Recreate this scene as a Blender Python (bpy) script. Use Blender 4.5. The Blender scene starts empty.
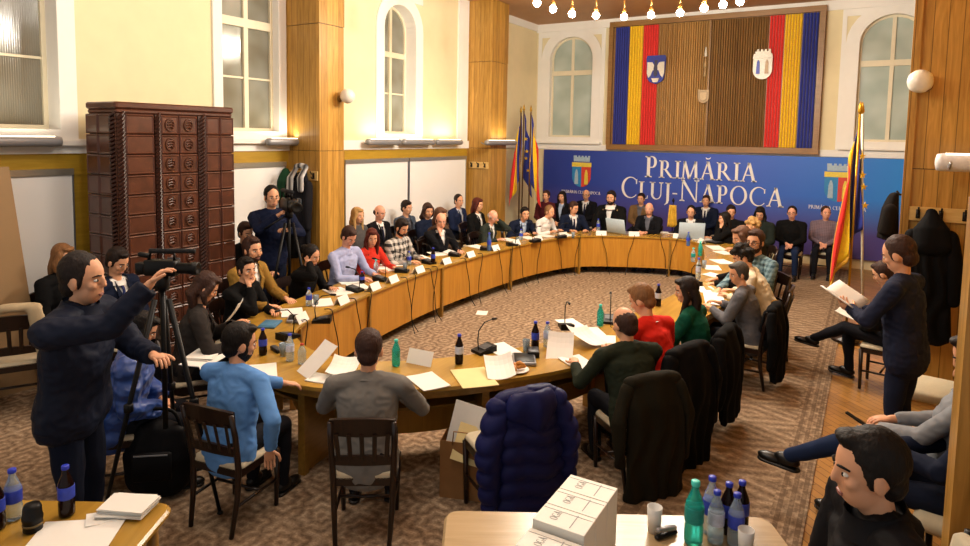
import bpy, bmesh, math, random
from mathutils import Vector, Matrix, noise
random.seed(7)
rnd = random.Random(11)
R_ = math.radians
C = bpy.context.scene.collection
SC = bpy.context.scene

# ---------------------------------------------------------------- camera
CAM_H = 2.6
F_PX, CX, CY = 647.0, 475.0, 190.0
CAM_ROT = Matrix(((0.85178221, -0.05693114, 0.52079355),
                  (0.5236468, 0.0618572, -0.84968684),
                  (0.01615881, 0.99646, 0.08250068)))
cam_data = bpy.data.cameras.new('camera')
cam = bpy.data.objects.new('camera', cam_data)
C.objects.link(cam)
cam_data.sensor_width = 36.0
cam_data.lens = 36.0 * F_PX / 970.0
cam_data.shift_x = (485.0 - CX) / 970.0
cam_data.shift_y = (CY - 273.0) / 970.0
cam_data.clip_start = 0.05
M4 = CAM_ROT.to_4x4()
M4.translation = Vector((0, 0, CAM_H))
cam.matrix_world = M4
SC.camera = cam

def at(px, py, z=0.0):
    """room point at height z seen at photo position (px, py)"""
    v = CAM_ROT @ Vector((px - CX, -(py - CY), -F_PX))
    t = (z - CAM_H) / v.z
    return Vector((v.x * t, v.y * t, z))

def at_y(px, py, Y):
    v = CAM_ROT @ Vector((px - CX, -(py - CY), -F_PX))
    t = Y / v.y
    return Vector((v.x * t, Y, CAM_H + v.z * t))

def at_x(px, py, X):
    v = CAM_ROT @ Vector((px - CX, -(py - CY), -F_PX))
    t = X / v.x
    return Vector((X, v.y * t, CAM_H + v.z * t))

# ---------------------------------------------------------------- light
SC.view_settings.view_transform = 'Standard'
SC.view_settings.look = 'None'
SC.view_settings.gamma = 1.0
SC.view_settings.use_curve_mapping = False
SC.view_settings.exposure = 0.40
world = bpy.data.worlds.new('world')
SC.world = world
world.use_nodes = True
bg = world.node_tree.nodes['Background']
bg.inputs[0].default_value = (1.0, 0.96, 0.90, 1)
bg.inputs[1].default_value = 0.40

def light(name, kind, loc, power, color=(1, 0.9, 0.75), size=0.1, rot=None, size_y=None):
    d = bpy.data.lights.new(name, kind)
    d.energy = power
    d.color = color
    if kind == 'AREA':
        d.size = size
        if size_y:
            d.shape = 'RECTANGLE'
            d.size_y = size_y
    else:
        d.shadow_soft_size = size
    o = bpy.data.objects.new(name, d)
    C.objects.link(o)
    o.location = loc
    if rot:
        o.rotation_euler = rot
    return o

WARM = (1.0, 0.94, 0.83)
# the ring chandelier (its visible bulbs are built below) and an added, unseen second ring
BULBS = [(537, 3), (553, 9), (572, 14), (596, 15.5), (624, 17), (651, 15), (680, 13), (704, 8), (723, 4.5), (740, 1.5)]
BULB_Z = 4.45
bulb_pts = [at(px_, py_, BULB_Z) for px_, py_ in BULBS]
ring_c = (bulb_pts[0] + bulb_pts[-1]) / 2
# the far half of the ring is lit by the bulb meshes themselves (see the chandelier)
for q_ in bulb_pts[1:-1:2]:                           # near half of the same ring, above the frame
    light('unseen_ring_light', 'POINT', ring_c * 2 - q_, 150, WARM, 0.055)
for k_ in range(8):                                   # assumed second ring, out of view, added to light the near end; no lamp built
    light('unseen_ring_light', 'POINT', (-3.3 + 1.5 * math.cos(k_ * math.pi / 4), 3.0 + 1.5 * math.sin(k_ * math.pi / 4), 4.6), 43, WARM, 0.055)

# ---------------------------------------------------------------- materials
MATS = {}
def nt_of(name):
    m = bpy.data.materials.new(name)
    m.use_nodes = True
    nt = m.node_tree
    return m, nt, nt.nodes['Principled BSDF']

def lin(c):
    return tuple((x / 12.92 if x <= 0.04045 else ((x + 0.055) / 1.055) ** 2.4) for x in c)

def hexc(h):
    h = h.lstrip('#')
    return lin(tuple(int(h[i:i + 2], 16) / 255 for i in (0, 2, 4)))

def mat(name, col, rough=0.6, metal=0.0, var=0.12, scale=30.0, bump=0.0, spec=0.4, sheen=0.0, trans=0.0, emit=0.0, stretch=None):
    """plain procedural surface: colour broken up by fine noise"""
    if name in MATS:
        return MATS[name]
    if isinstance(col, str):
        col = hexc(col)
    m, nt, b = nt_of(name)
    n = nt.nodes
    tc = n.new('ShaderNodeTexCoord')
    src = tc.outputs['Object']
    if stretch:
        mp = n.new('ShaderNodeMapping')
        mp.inputs['Scale'].default_value = stretch
        nt.links.new(src, mp.inputs[0])
        src = mp.outputs[0]
    no = n.new('ShaderNodeTexNoise')
    no.inputs['Scale'].default_value = scale
    no.inputs['Detail'].default_value = 3
    nt.links.new(src, no.inputs['Vector'])
    cr = n.new('ShaderNodeMapRange')
    cr.inputs['To Min'].default_value = 1 - var * 2
    cr.inputs['To Max'].default_value = 1 + var * 2
    nt.links.new(no.outputs['Fac'], cr.inputs['Value'])
    mx = n.new('ShaderNodeVectorMath')
    mx.operation = 'SCALE'
    mx.inputs[0].default_value = col
    nt.links.new(cr.outputs[0], mx.inputs['Scale'])
    nt.links.new(mx.outputs[0], b.inputs['Base Color'])
    b.inputs['Roughness'].default_value = rough
    b.inputs['Metallic'].default_value = metal
    b.inputs['Specular IOR Level'].default_value = spec
    if sheen:
        b.inputs['Sheen Weight'].default_value = sheen
    if trans:
        b.inputs['Transmission Weight'].default_value = trans
        b.inputs['IOR'].default_value = 1.3
    if emit:
        b.inputs['Emission Color'].default_value = (*col, 1)
        b.inputs['Emission Strength'].default_value = emit
    if bump:
        bp = n.new('ShaderNodeBump')
        bp.inputs['Strength'].default_value = bump
        bp.inputs['Distance'].default_value = 0.01
        nt.links.new(no.outputs['Fac'], bp.inputs['Height'])
        nt.links.new(bp.outputs[0], b.inputs['Normal'])
    MATS[name] = m
    return m

def wood(name, c1, c2, axis='Z', board=0.0, rough=0.35, board_axis='X', gap=0.03, scale=1.0, gap_dark=0.35, spec=0.45):
    """grain along axis, optional boards with dark joints across board_axis (size in metres)"""
    if name in MATS:
        return MATS[name]
    m, nt, b = nt_of(name)
    n = nt.nodes
    L = nt.links
    tc = n.new('ShaderNodeTexCoord')
    mp = n.new('ShaderNodeMapping')
    s = {'X': (1.2, 14, 14), 'Y': (14, 1.2, 14), 'Z': (14, 14, 1.2)}[axis]
    mp.inputs['Scale'].default_value = tuple(v * scale for v in s)
    L.new(tc.outputs['Object'], mp.inputs[0])
    no = n.new('ShaderNodeTexNoise')
    no.inputs['Scale'].default_value = 1.6
    no.inputs['Detail'].default_value = 6
    no.inputs['Distortion'].default_value = 1.2
    vec = mp.outputs[0]
    sx = n.new('ShaderNodeSeparateXYZ')
    L.new(tc.outputs['Object'], sx.inputs[0])
    jo = None
    if board:
        dv = n.new('ShaderNodeMath'); dv.operation = 'DIVIDE'
        if board_axis == 'XY':
            sm = n.new('ShaderNodeMath'); sm.operation = 'ADD'
            L.new(sx.outputs['X'], sm.inputs[0]); L.new(sx.outputs['Y'], sm.inputs[1])
            L.new(sm.outputs[0], dv.inputs[0])
        else:
            L.new(sx.outputs[board_axis], dv.inputs[0])
        dv.inputs[1].default_value = board
        fl = n.new('ShaderNodeMath'); fl.operation = 'FLOOR'
        L.new(dv.outputs[0], fl.inputs[0])
        fr = n.new('ShaderNodeMath'); fr.operation = 'FRACT'
        L.new(dv.outputs[0], fr.inputs[0])
        wn = n.new('ShaderNodeTexWhiteNoise'); wn.noise_dimensions = '1D'
        L.new(fl.outputs[0], wn.inputs['W'])
        ad = n.new('ShaderNodeVectorMath'); ad.operation = 'MULTIPLY_ADD'
        L.new(wn.outputs['Color'], ad.inputs[0]); ad.inputs[1].default_value = (30, 30, 30)
        L.new(vec, ad.inputs[2])
        vec = ad.outputs[0]
        lt = n.new('ShaderNodeMath'); lt.operation = 'LESS_THAN'
        L.new(fr.outputs[0], lt.inputs[0]); lt.inputs[1].default_value = gap
        jo = lt
    L.new(vec, no.inputs['Vector'])
    rp = n.new('ShaderNodeValToRGB')
    e = rp.color_ramp.elements
    e[0].position = 0.3; e[0].color = (*hexc(c1), 1)
    e[1].position = 0.72; e[1].color = (*hexc(c2), 1)
    L.new(no.outputs['Fac'], rp.inputs[0])
    out = rp.outputs[0]
    if board:
        mr = n.new('ShaderNodeMapRange')
        mr.inputs['To Min'].default_value = 0.82; mr.inputs['To Max'].default_value = 1.15
        L.new(wn.outputs['Value'], mr.inputs['Value'])
        s1 = n.new('ShaderNodeVectorMath'); s1.operation = 'SCALE'
        L.new(out, s1.inputs[0]); L.new(mr.outputs[0], s1.inputs['Scale'])
        mj = n.new('ShaderNodeMix'); mj.data_type = 'RGBA'
        L.new(jo.outputs[0], mj.inputs[0])
        L.new(s1.outputs[0], mj.inputs[6])
        mj.inputs[7].default_value = (*[v * gap_dark for v in hexc(c1)], 1)
        out = mj.outputs[2]
    L.new(out, b.inputs['Base Color'])
    b.inputs['Roughness'].default_value = rough
    b.inputs['Specular IOR Level'].default_value = spec
    MATS[name] = m
    return m

# ---------------------------------------------------------------- mesh builder
class MB:
    def __init__(self):
        self.v, self.f, self.mi = [], [], []
    def add(self, verts, faces, mi=0):
        o = len(self.v)
        self.v += [Vector(p) for p in verts]
        self.f += [tuple(i + o for i in f) for f in faces]
        self.mi += [mi] * len(faces)
        return self
    def box(self, c, s, rot=None, mi=0, piv=None):
        c = Vector(c)
        hx, hy, hz = s[0] / 2, s[1] / 2, s[2] / 2
        vs = [Vector((x, y, z)) for z in (-hz, hz) for y in (-hy, hy) for x in (-hx, hx)]
        if rot is not None:
            vs = [rot @ p for p in vs]
        self.add([p + c for p in vs], [(0, 2, 3, 1), (4, 5, 7, 6), (0, 1, 5, 4), (2, 6, 7, 3), (0, 4, 6, 2), (1, 3, 7, 5)], mi)
        return self
    def rbox(self, c, s, r=0.02, rot=None, mi=0, seg=3):
        """box rounded in plan and bevelled at top and bottom"""
        c = Vector(c)
        hx, hy, hz = s[0] / 2, s[1] / 2, s[2] / 2
        r = min(r, hx * .95, hy * .95)
        b = min(r * 0.5, hz * 0.6)
        rings = []
        for z, ins in ((-hz, b), (-hz + b, 0), (hz - b, 0), (hz, b)):
            ring = []
            for qx, qy, a0 in ((1, 1, 0), (-1, 1, 90), (-1, -1, 180), (1, -1, 270)):
                for k in range(seg + 1):
                    a = R_(a0 + 90 * k / seg)
                    ring.append(Vector((qx * (hx - r) + math.cos(a) * (r - ins), qy * (hy - r) + math.sin(a) * (r - ins), z)))
            rings.append(ring)
        n = len(rings[0])
        vs, fs = [], []
        for ring in rings:
            vs += ring
        for i in range(len(rings) - 1):
            for k in range(n):
                k2 = (k + 1) % n
                fs.append((i * n + k, i * n + k2, (i + 1) * n + k2, (i + 1) * n + k))
        fs.append(tuple(range(n - 1, -1, -1)))
        fs.append(tuple((len(rings) - 1) * n + k for k in range(n)))
        if rot is not None:
            vs = [rot @ p for p in vs]
        self.add([p + c for p in vs], fs, mi)
        return self
    def tube(self, pts, rad, n=8, mi=0, caps=True, flat=None):
        """tube through pts; rad a number, or per-point number or (a, b) pair; flat = reference side vector for ellipses"""
        pts = [Vector(p) for p in pts]
        if not isinstance(rad, (list, tuple)):
            rad = [rad] * len(pts)
        ref = Vector(flat) if flat is not None else None
        vs, fs = [], []
        prev = None
        for i, p in enumerate(pts):
            d = (pts[min(i + 1, len(pts) - 1)] - pts[max(i - 1, 0)])
            if d.length < 1e-9:
                d = Vector((0, 0, 1))
            d.normalize()
            if ref is not None:
                a = ref - d * ref.dot(d)
            elif prev is not None:
                a = prev - d * prev.dot(d)
            else:
                a = (Vector((0, 0, 1)) if abs(d.z) < 0.9 else Vector((1, 0, 0))).cross(d)
            a.normalize()
            prev = a
            bvec = d.cross(a)
            r = rad[i]
            ra, rb = r if isinstance(r, (list, tuple)) else (r, r)
            for k in range(n):
                t = 2 * math.pi * k / n
                vs.append(p + a * (ra * math.cos(t)) + bvec * (rb * math.sin(t)))
        for i in range(len(pts) - 1):
            for k in range(n):
                k2 = (k + 1) % n
                fs.append((i * n + k, i * n + k2, (i + 1) * n + k2, (i + 1) * n + k))
        if caps:
            fs.append(tuple(range(n - 1, -1, -1)))
            fs.append(tuple((len(pts) - 1) * n + k for k in range(n)))
        self.add(vs, fs, mi)
        return self
    def capsule(self, pts, rad, n=12, mi=0, flat=None):
        """tube with rounded ends"""
        pts = [Vector(p) for p in pts]
        rr = [(r if isinstance(r, (list, tuple)) else (r, r)) for r in (rad if isinstance(rad, (list, tuple)) else [rad] * len(pts))]
        P, Q = [], []
        d0 = (pts[0] - pts[1]).normalized()
        d1 = (pts[-1] - pts[-2]).normalized()
        for a in (80, 55, 28):
            s, c = math.sin(R_(a)), math.cos(R_(a))
            m = min(rr[0])
            P.append(pts[0] + d0 * m * s); Q.append((rr[0][0] * c, rr[0][1] * c))
        P += pts; Q += rr
        for a in (28, 55, 80):
            s, c = math.sin(R_(a)), math.cos(R_(a))
            m = min(rr[-1])
            P.append(pts[-1] + d1 * m * s); Q.append((rr[-1][0] * c, rr[-1][1] * c))
        return self.tube(P, Q, n, mi, True, flat)
    def lathe(self, prof, c=(0, 0, 0), n=16, mi=0, rot=None):
        """prof: list of (radius, z)"""
        c = Vector(c)
        vs, fs = [], []
        for r, z in prof:
            for k in range(n):
                t = 2 * math.pi * k / n
                p = Vector((r * math.cos(t), r * math.sin(t), z))
                vs.append((rot @ p if rot is not None else p) + c)
        for i in range(len(prof) - 1):
            for k in range(n):
                k2 = (k + 1) % n
                fs.append((i * n + k, i * n + k2, (i + 1) * n + k2, (i + 1) * n + k))
        fs.append(tuple(range(n - 1, -1, -1)))
        fs.append(tuple((len(prof) - 1) * n + k for k in range(n)))
        self.add(vs, fs, mi)
        return self
    def ell(self, c, r, rot=None, n=14, m=9, mi=0):
        c = Vector(c)
        if not isinstance(r, (list, tuple)):
            r = (r, r, r)
        vs, fs = [], []
        for j in range(1, m):
            ph = math.pi * j / m
            for k in range(n):
                t = 2 * math.pi * k / n
                vs.append(Vector((r[0] * math.sin(ph) * math.cos(t), r[1] * math.sin(ph) * math.sin(t), -r[2] * math.cos(ph))))
        b0 = len(vs); vs.append(Vector((0, 0, -r[2])))
        b1 = len(vs); vs.append(Vector((0, 0, r[2])))
        for j in range(m - 2):
            for k in range(n):
                k2 = (k + 1) % n
                fs.append((j * n + k, j * n + k2, (j + 1) * n + k2, (j + 1) * n + k))
        for k in range(n):
            k2 = (k + 1) % n
            fs.append((b0, k2, k))
            fs.append((b1, (m - 2) * n + k, (m - 2) * n + k2))
        if rot is not None:
            vs = [rot @ p for p in vs]
        self.add([p + c for p in vs], fs, mi)
        return self
    def prism(self, poly, o, ux, uy, uz, mi=0):
        """closed 2-D polygon (list of (a, b)) in the plane o + a*ux + b*uy, given thickness vector uz"""
        o, ux, uy, uz = Vector(o), Vector(ux), Vector(uy), Vector(uz)
        n = len(poly)
        vs = [o + ux * a + uy * b for a, b in poly] + [o + ux * a + uy * b + uz for a, b in poly]
        fs = [tuple(range(n - 1, -1, -1)), tuple(range(n, 2 * n))]
        for k in range(n):
            k2 = (k + 1) % n
            fs.append((k, k2, n + k2, n + k))
        self.add(vs, fs, mi)
        return self
    def grid(self, fn, nu, nv, mi=0, thick=0.0):
        """surface fn(u, v) -> point; with thick it becomes a closed shell along fn normals (approx)"""
        P = [[Vector(fn(i / nu, j / nv)) for j in range(nv + 1)] for i in range(nu + 1)]
        vs = [p for row in P for p in row]
        w = nv + 1
        fs = [(i * w + j, (i + 1) * w + j, (i + 1) * w + j + 1, i * w + j + 1) for i in range(nu) for j in range(nv)]
        if thick:
            N = []
            for i in range(nu + 1):
                for j in range(nv + 1):
                    du = P[min(i + 1, nu)][j] - P[max(i - 1, 0)][j]
                    dv = P[i][min(j + 1, nv)] - P[i][max(j - 1, 0)]
                    q = du.cross(dv)
                    N.append(q.normalized() if q.length > 1e-12 else Vector((0, 0, 1)))
            k = len(vs)
            vs = vs + [p - nn * thick for p, nn in zip(vs, N)]
            fs = fs + [tuple(x + k for x in reversed(f)) for f in fs]
            for i in range(nu):
                a, b2 = i * w, (i + 1) * w
                fs.append((a, a + k, b2 + k, b2))
                a, b2 = i * w + nv, (i + 1) * w + nv
                fs.append((b2, b2 + k, a + k, a))
            for j in range(nv):
                fs.append((j + 1, j + 1 + k, j + k, j))
                a = nu * w + j
                fs.append((a, a + k, a + 1 + k, a + 1))
        self.add(vs, fs, mi)
        return self
    def mesh(self, name, mats, smooth=False):
        me = bpy.data.meshes.new(name)
        me.from_pydata([tuple(p) for p in self.v], [], self.f)
        for m in (mats if isinstance(mats, (list, tuple)) else [mats]):
            me.materials.append(m)
        for p, i in zip(me.polygons, self.mi):
            p.material_index = i
            p.use_smooth = smooth
        bm = bmesh.new(); bm.from_mesh(me)
        bmesh.ops.recalc_face_normals(bm, faces=bm.faces)
        bm.to_mesh(me); bm.free()
        me.update()
        return me
    def build(self, name, mats, parent=None, smooth=False, loc=None, bevel=0.0):
        """one mesh object; for a top-level object, loc becomes its origin"""
        if loc is not None:
            loc = Vector(loc)
            self.v = [p - loc for p in self.v]
        o = bpy.data.objects.new(name, self.mesh(name, mats, smooth))
        C.objects.link(o)
        if loc is not None:
            o.location = loc
        if parent is not None:
            o.parent = parent
        if bevel:
            bv = o.modifiers.new('bevel', 'BEVEL')
            bv.width = bevel; bv.segments = 2; bv.limit_method = 'ANGLE'
        return o

def remesh(mb, voxel, smooth_it=2, fac=0.5):
    """one continuous skin round everything collected in mb"""
    me = mb.mesh('tmp', [])
    o = bpy.data.objects.new('tmp', me)
    C.objects.link(o)
    r = o.modifiers.new('r', 'REMESH'); r.mode = 'VOXEL'; r.voxel_size = voxel
    if smooth_it:
        s = o.modifiers.new('s', 'SMOOTH'); s.iterations = smooth_it; s.factor = fac
    dg = bpy.context.evaluated_depsgraph_get()
    ev = o.evaluated_get(dg)
    res = bpy.data.meshes.new_from_object(ev)
    bpy.data.objects.remove(o)
    bpy.data.meshes.remove(me)
    out = MB()
    out.add([v.co.copy() for v in res.vertices], [tuple(p.vertices) for p in res.polygons])
    bpy.data.meshes.remove(res)
    return out

def tag(o, label, cat, group=None, kind=None):
    if label: o['label'] = label
    if cat: o['category'] = cat
    if group: o['group'] = group
    if kind: o['kind'] = kind
    return o

def struct(o):
    o['kind'] = 'structure'
    return o

def empty(name, loc, rz=0.0, label=None, cat=None, group=None):
    o = bpy.data.objects.new(name, None)
    C.objects.link(o)
    o.location = loc
    o.rotation_euler = (0, 0, rz)
    o.empty_display_size = 0.1
    tag(o, label, cat, group)
    return o

def copy_tree(o, parent=None):
    c = o.copy()
    C.objects.link(c)
    if parent is not None:
        c.parent = parent
    for ch in list(o.children):
        copy_tree(ch, c)
    return c

def place(o, loc, rz=0.0, label=None, group=None, scale=None):
    o.location = loc
    o.rotation_euler = (0, 0, rz)
    if label: o['label'] = label
    if group: o['group'] = group
    if scale: o.scale = (scale, scale, scale)
    return o

def catmull(pts, n=8, closed=False):
    pts = [Vector(p) for p in pts]
    out = []
    N = len(pts)
    rng = range(N if closed else N - 1)
    for i in rng:
        if closed:
            p0, p1, p2, p3 = pts[(i - 1) % N], pts[i], pts[(i + 1) % N], pts[(i + 2) % N]
        else:
            p0, p1, p2, p3 = pts[max(i - 1, 0)], pts[i], pts[i + 1], pts[min(i + 2, N - 1)]
        for k in range(n):
            t = k / n
            out.append(0.5 * ((2 * p1) + (p2 - p0) * t + (2 * p0 - 5 * p1 + 4 * p2 - p3) * t * t + (3 * p1 - p0 - 3 * p2 + p3) * t ** 3))
    if not closed:
        out.append(pts[-1])
    return out
# ================================================================ ROOM
XL, YB, ZC = -7.6, 15.4, 5.5
M_cream = mat('cream_plaster', '#dccfa9', 0.8, var=0.03, scale=4, spec=0.2)
M_white = mat('white_paint', '#e4e2dc', 0.7, var=0.02, scale=5, spec=0.25)
M_ceil = mat('brown_ceiling', '#b08358', 0.6, var=0.05, scale=3)
M_pine = wood('pine_boards', '#99702c', '#c09246', 'Z', 0.12, 0.35, 'XY', gap=.055, gap_dark=.45)
M_pine_x = wood('pine_boards_x', '#a8742a', '#cf9c48', 'Z', 0.115, 0.35, 'X')
M_gold = wood('golden_wood', '#9c7a1e', '#b08d2c', 'Y', 0, 0.4)
M_oak = wood('oak_veneer', '#a87628', '#bb8833', 'X', 0, 0.35, scale=.7)
M_oak_z = wood('oak_veneer_z', '#a46f24', '#b98430', 'Z', 0, 0.35, scale=.7)
M_dark = wood('dark_wood', '#1a0e08', '#2a160d', 'Z', 0, 0.35)
M_grey_metal = mat('grey_metal', '#9a9ca0', 0.35, 0.8, 0.04, 20)
M_frame = mat('cream_window_frame', '#d8cfb4', 0.5, var=0.03, scale=8)
M_black = mat('black_plastic', '#060607', 0.45, var=0.1, scale=40, spec=.25)

# floor: herringbone-ish parquet
def floor_mat():
    m, nt, b = nt_of('parquet')
    n, L = nt.nodes, nt.links
    tc = n.new('ShaderNodeTexCoord')
    mp = n.new('ShaderNodeMapping'); mp.inputs['Rotation'].default_value = (0, 0, R_(45))
    L.new(tc.outputs['Object'], mp.inputs[0])
    br = n.new('ShaderNodeTexBrick')
    br.inputs['Color1'].default_value = (*hexc('#a3763c'), 1)
    br.inputs['Color2'].default_value = (*hexc('#8a6230'), 1)
    br.inputs['Mortar'].default_value = (*hexc('#5a3410'), 1)
    br.inputs['Scale'].default_value = 1.0
    br.inputs['Mortar Size'].default_value = 0.004
    br.inputs['Brick Width'].default_value = 0.42
    br.inputs['Row Height'].default_value = 0.075
    L.new(mp.outputs[0], br.inputs['Vector'])
    L.new(br.outputs['Color'], b.inputs['Base Color'])
    b.inputs['Roughness'].default_value = 0.3
    return m
struct(MB().box((-3.0, 7.0, -0.05), (13.0, 17.4, 0.1)).build('floor', floor_mat()))

# carpet: medallion field, star border along its right edge
CARPET_R = -0.25
def carpet_mat():
    m, nt, b = nt_of('carpet_pile')
    n, L = nt.nodes, nt.links
    def math_(op, a, bb=None, c=None):
        q = n.new('ShaderNodeMath'); q.operation = op
        for i, x in enumerate((a, bb, c)):
            if x is None: continue
            if isinstance(x, (int, float)): q.inputs[i].default_value = x
            else: L.new(x, q.inputs[i])
        return q.outputs[0]
    tc = n.new('ShaderNodeTexCoord')
    sx = n.new('ShaderNodeSeparateXYZ'); L.new(tc.outputs['Object'], sx.inputs[0])
    X, Y = sx.outputs['X'], sx.outputs['Y']
    d = math_('SUBTRACT', CARPET_R, X)                      # distance from right edge
    def cell(src, size):
        return math_('ABSOLUTE', math_('SUBTRACT', math_('FRACT', math_('DIVIDE', src, size)), 0.5))
    # field medallions 0.34 m
    u, v = cell(X, 0.36), cell(Y, 0.36)
    cheb = math_('MAXIMUM', u, v)
    man = math_('ADD', u, v)
    star = math_('MINIMUM', math_('MULTIPLY', cheb, 1.35), man)
    w = math_('MULTIPLY', math_('PINGPONG', star, 0.13), 7.7)
    # border medallions 0.5 m diamonds in a band 0.16..0.86 from the edge
    db = math_('ABSOLUTE', math_('DIVIDE', math_('SUBTRACT', d, 0.62), 0.62))
    vb = cell(Y, 0.52)
    man2 = math_('ADD', math_('MULTIPLY', db, 0.5), vb)
    wb = math_('MULTIPLY', math_('PINGPONG', man2, 0.12), 8.3)
    inb = math_('MULTIPLY', math_('LESS_THAN', d, 1.0), math_('GREATER_THAN', d, 0.22))
    pat = n.new('ShaderNodeMix'); pat.data_type = 'FLOAT'
    L.new(inb, pat.inputs[0]); L.new(w, pat.inputs[2]); L.new(wb, pat.inputs[3])
    no = n.new('ShaderNodeTexNoise'); no.inputs['Scale'].default_value = 34; no.inputs['Detail'].default_value = 6; no.inputs['Roughness'].default_value = .7
    L.new(tc.outputs['Object'], no.inputs['Vector'])
    f = math_('ADD', math_('MULTIPLY', pat.outputs[0], 0.42), math_('ADD', 0.12, math_('MULTIPLY', math_('SUBTRACT', no.outputs['Fac'], 0.5), 1.3)))
    # stripes near the edge
    st = math_('MULTIPLY', math_('LESS_THAN', d, 0.22), math_('GREATER_THAN', math_('PINGPONG', d, 0.035), 0.018))
    st2 = math_('MULTIPLY', math_('GREATER_THAN', d, 1.0), math_('LESS_THAN', d, 1.12))
    f2 = math_('SUBTRACT', f, math_('MULTIPLY', math_('ADD', st, st2), 0.3))
    rp = n.new('ShaderNodeValToRGB')
    e = rp.color_ramp.elements
    e[0].position = 0.05; e[0].color = (*hexc('#655342'), 1)
    e[1].position = 0.8; e[1].color = (*hexc('#b5a086'), 1)
    k = e.new(0.4); k.color = (*hexc('#89745e'), 1)
    L.new(f2, rp.inputs[0])
    L.new(rp.outputs[0], b.inputs['Base Color'])
    b.inputs['Roughness'].default_value = 0.95
    b.inputs['Specular IOR Level'].default_value = 0.1
    return m
cp = MB().box(((-7.55 + CARPET_R) / 2, 6.8, 0.006), (7.55 + CARPET_R, 16.6, 0.012)).build('carpet', carpet_mat())
tag(cp, 'large beige and brown patterned carpet covering the hall under the oval table', 'carpet')

struct(MB().box((-3.0, 7.0, ZC + 0.05), (13.0, 17.4, 0.1)).build('ceiling', M_ceil))

# openings cut out of the walls: list of (u0, u1, z0, z_spring, arched)
def wall_with_openings(name, L0, L1, to3d, ops, thick, m):
    """strip wall from u=L0..L1, z=0..ZC with (arched) openings; to3d(u, z, depth)"""
    mb = MB()
    ops = sorted(ops)
    def quad(u0, u1, z0a, z1a, z0b=None, z1b=None):
        z0b = z0a if z0b is None else z0b
        z1b = z1a if z1b is None else z1b
        vs = [to3d(u0, z0a, 0), to3d(u1, z0b, 0), to3d(u1, z1b, 0), to3d(u0, z1a, 0), to3d(u0, z0a, thick), to3d(u1, z0b, thick), to3d(u1, z1b, thick), to3d(u0, z1a, thick)]
        mb.add(vs, [(0, 1, 2, 3), (7, 6, 5, 4), (0, 4, 5, 1), (3, 2, 6, 7), (0, 3, 7, 4), (1, 5, 6, 2)])
    cur = L0
    for (u0, u1, z0, zs, arch) in ops:
        quad(cur, u0, 0, ZC)
        quad(u0, u1, 0, z0)
        if arch:
            r = (u1 - u0) / 2
            N = 14
            for k in range(N):
                a0, a1 = math.pi * (1 - k / N), math.pi * (1 - (k + 1) / N)
                c = (u0 + u1) / 2
                quad(c + r * math.cos(a0), c + r * math.cos(a1), zs + r * math.sin(a0) * arch, ZC, zs + r * math.sin(a1) * arch, ZC)
        else:
            quad(u0, u1, zs, ZC)
        cur = u1
    quad(cur, L1, 0, ZC)
    return struct(mb.build(name, m))

# window openings
W_LEFT = [(1.35, 3.68, 2.60, 5.2, 0), (5.76, 6.74, 2.62, 5.2, 0), (9.17, 10.12, 2.62, 4.55, 0.95)]
W_BACK = [(-7.22, -6.06, 2.62, 4.60, 0.95), (-0.36, 0.80, 2.62, 4.60, 0.95)]
lw = lambda u, z, d: Vector((XL - d, u, z))
bw = lambda u, z, d: Vector((u, YB + d, z))
wall_with_openings('wall_left', -1.5, YB + .3, lw, W_LEFT, 0.3, M_cream)
wall_with_openings('wall_back', XL, 2.6, bw, W_BACK, 0.3, M_cream)
XR = 1.05
struct(MB().box((XR + 0.15, 8.9, ZC / 2), (0.3, 13.0, ZC)).build('wall_right', M_pine))

# glass: dusk outside seen through ribbed, curtained panes
def glass_mat(name, top, bot, ribs=0.0):
    m, nt, b = nt_of(name)
    n, L = nt.nodes, nt.links
    tc = n.new('ShaderNodeTexCoord')
    no = n.new('ShaderNodeTexNoise'); no.inputs['Scale'].default_value = 1.3; no.inputs['Detail'].default_value = 2
    L.new(tc.outputs['Object'], no.inputs['Vector'])
    rp = n.new('ShaderNodeValToRGB')
    rp.color_ramp.elements[0].position = 0.35; rp.color_ramp.elements[0].color = (*hexc(bot), 1)
    rp.color_ramp.elements[1].position = 0.65; rp.color_ramp.elements[1].color = (*hexc(top), 1)
    L.new(no.outputs['Fac'], rp.inputs[0])
    L.new(rp.outputs[0], b.inputs['Base Color'])
    b.inputs['Roughness'].default_value = 0.12
    b.inputs['Specular IOR Level'].default_value = 0.7
    if ribs:
        wv = n.new('ShaderNodeTexWave'); wv.inputs['Scale'].default_value = ribs; wv.bands_direction = 'Y'
        L.new(tc.outputs['Object'], wv.inputs['Vector'])
        bp = n.new('ShaderNodeBump'); bp.inputs['Strength'].default_value = 0.25; bp.inputs['Distance'].default_value = 0.01
        L.new(wv.outputs[0], bp.inputs['Height']); L.new(bp.outputs[0], b.inputs['Normal'])
    return m
M_glass_l = glass_mat('dusk_glass', '#93978e', '#6f6c5c', 0)
M_glass_rib = glass_mat('ribbed_glass', '#77756a', '#5e5846', 14)
M_glass_b = glass_mat('pale_glass', '#bcc8c0', '#9fada4', 0)

def arch_path(u0, u1, z0, zs, arch, N=14):
    pts = [(u0, z0), (u1, z0)]
    if arch:
        c, r = (u0 + u1) / 2, (u1 - u0) / 2
        pts += [(c + r * math.cos(math.pi * k / N), zs + r * arch * math.sin(math.pi * k / N)) for k in range(N + 1)]
    else:
        pts += [(u1, zs), (u0, zs)]
    return pts

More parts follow.
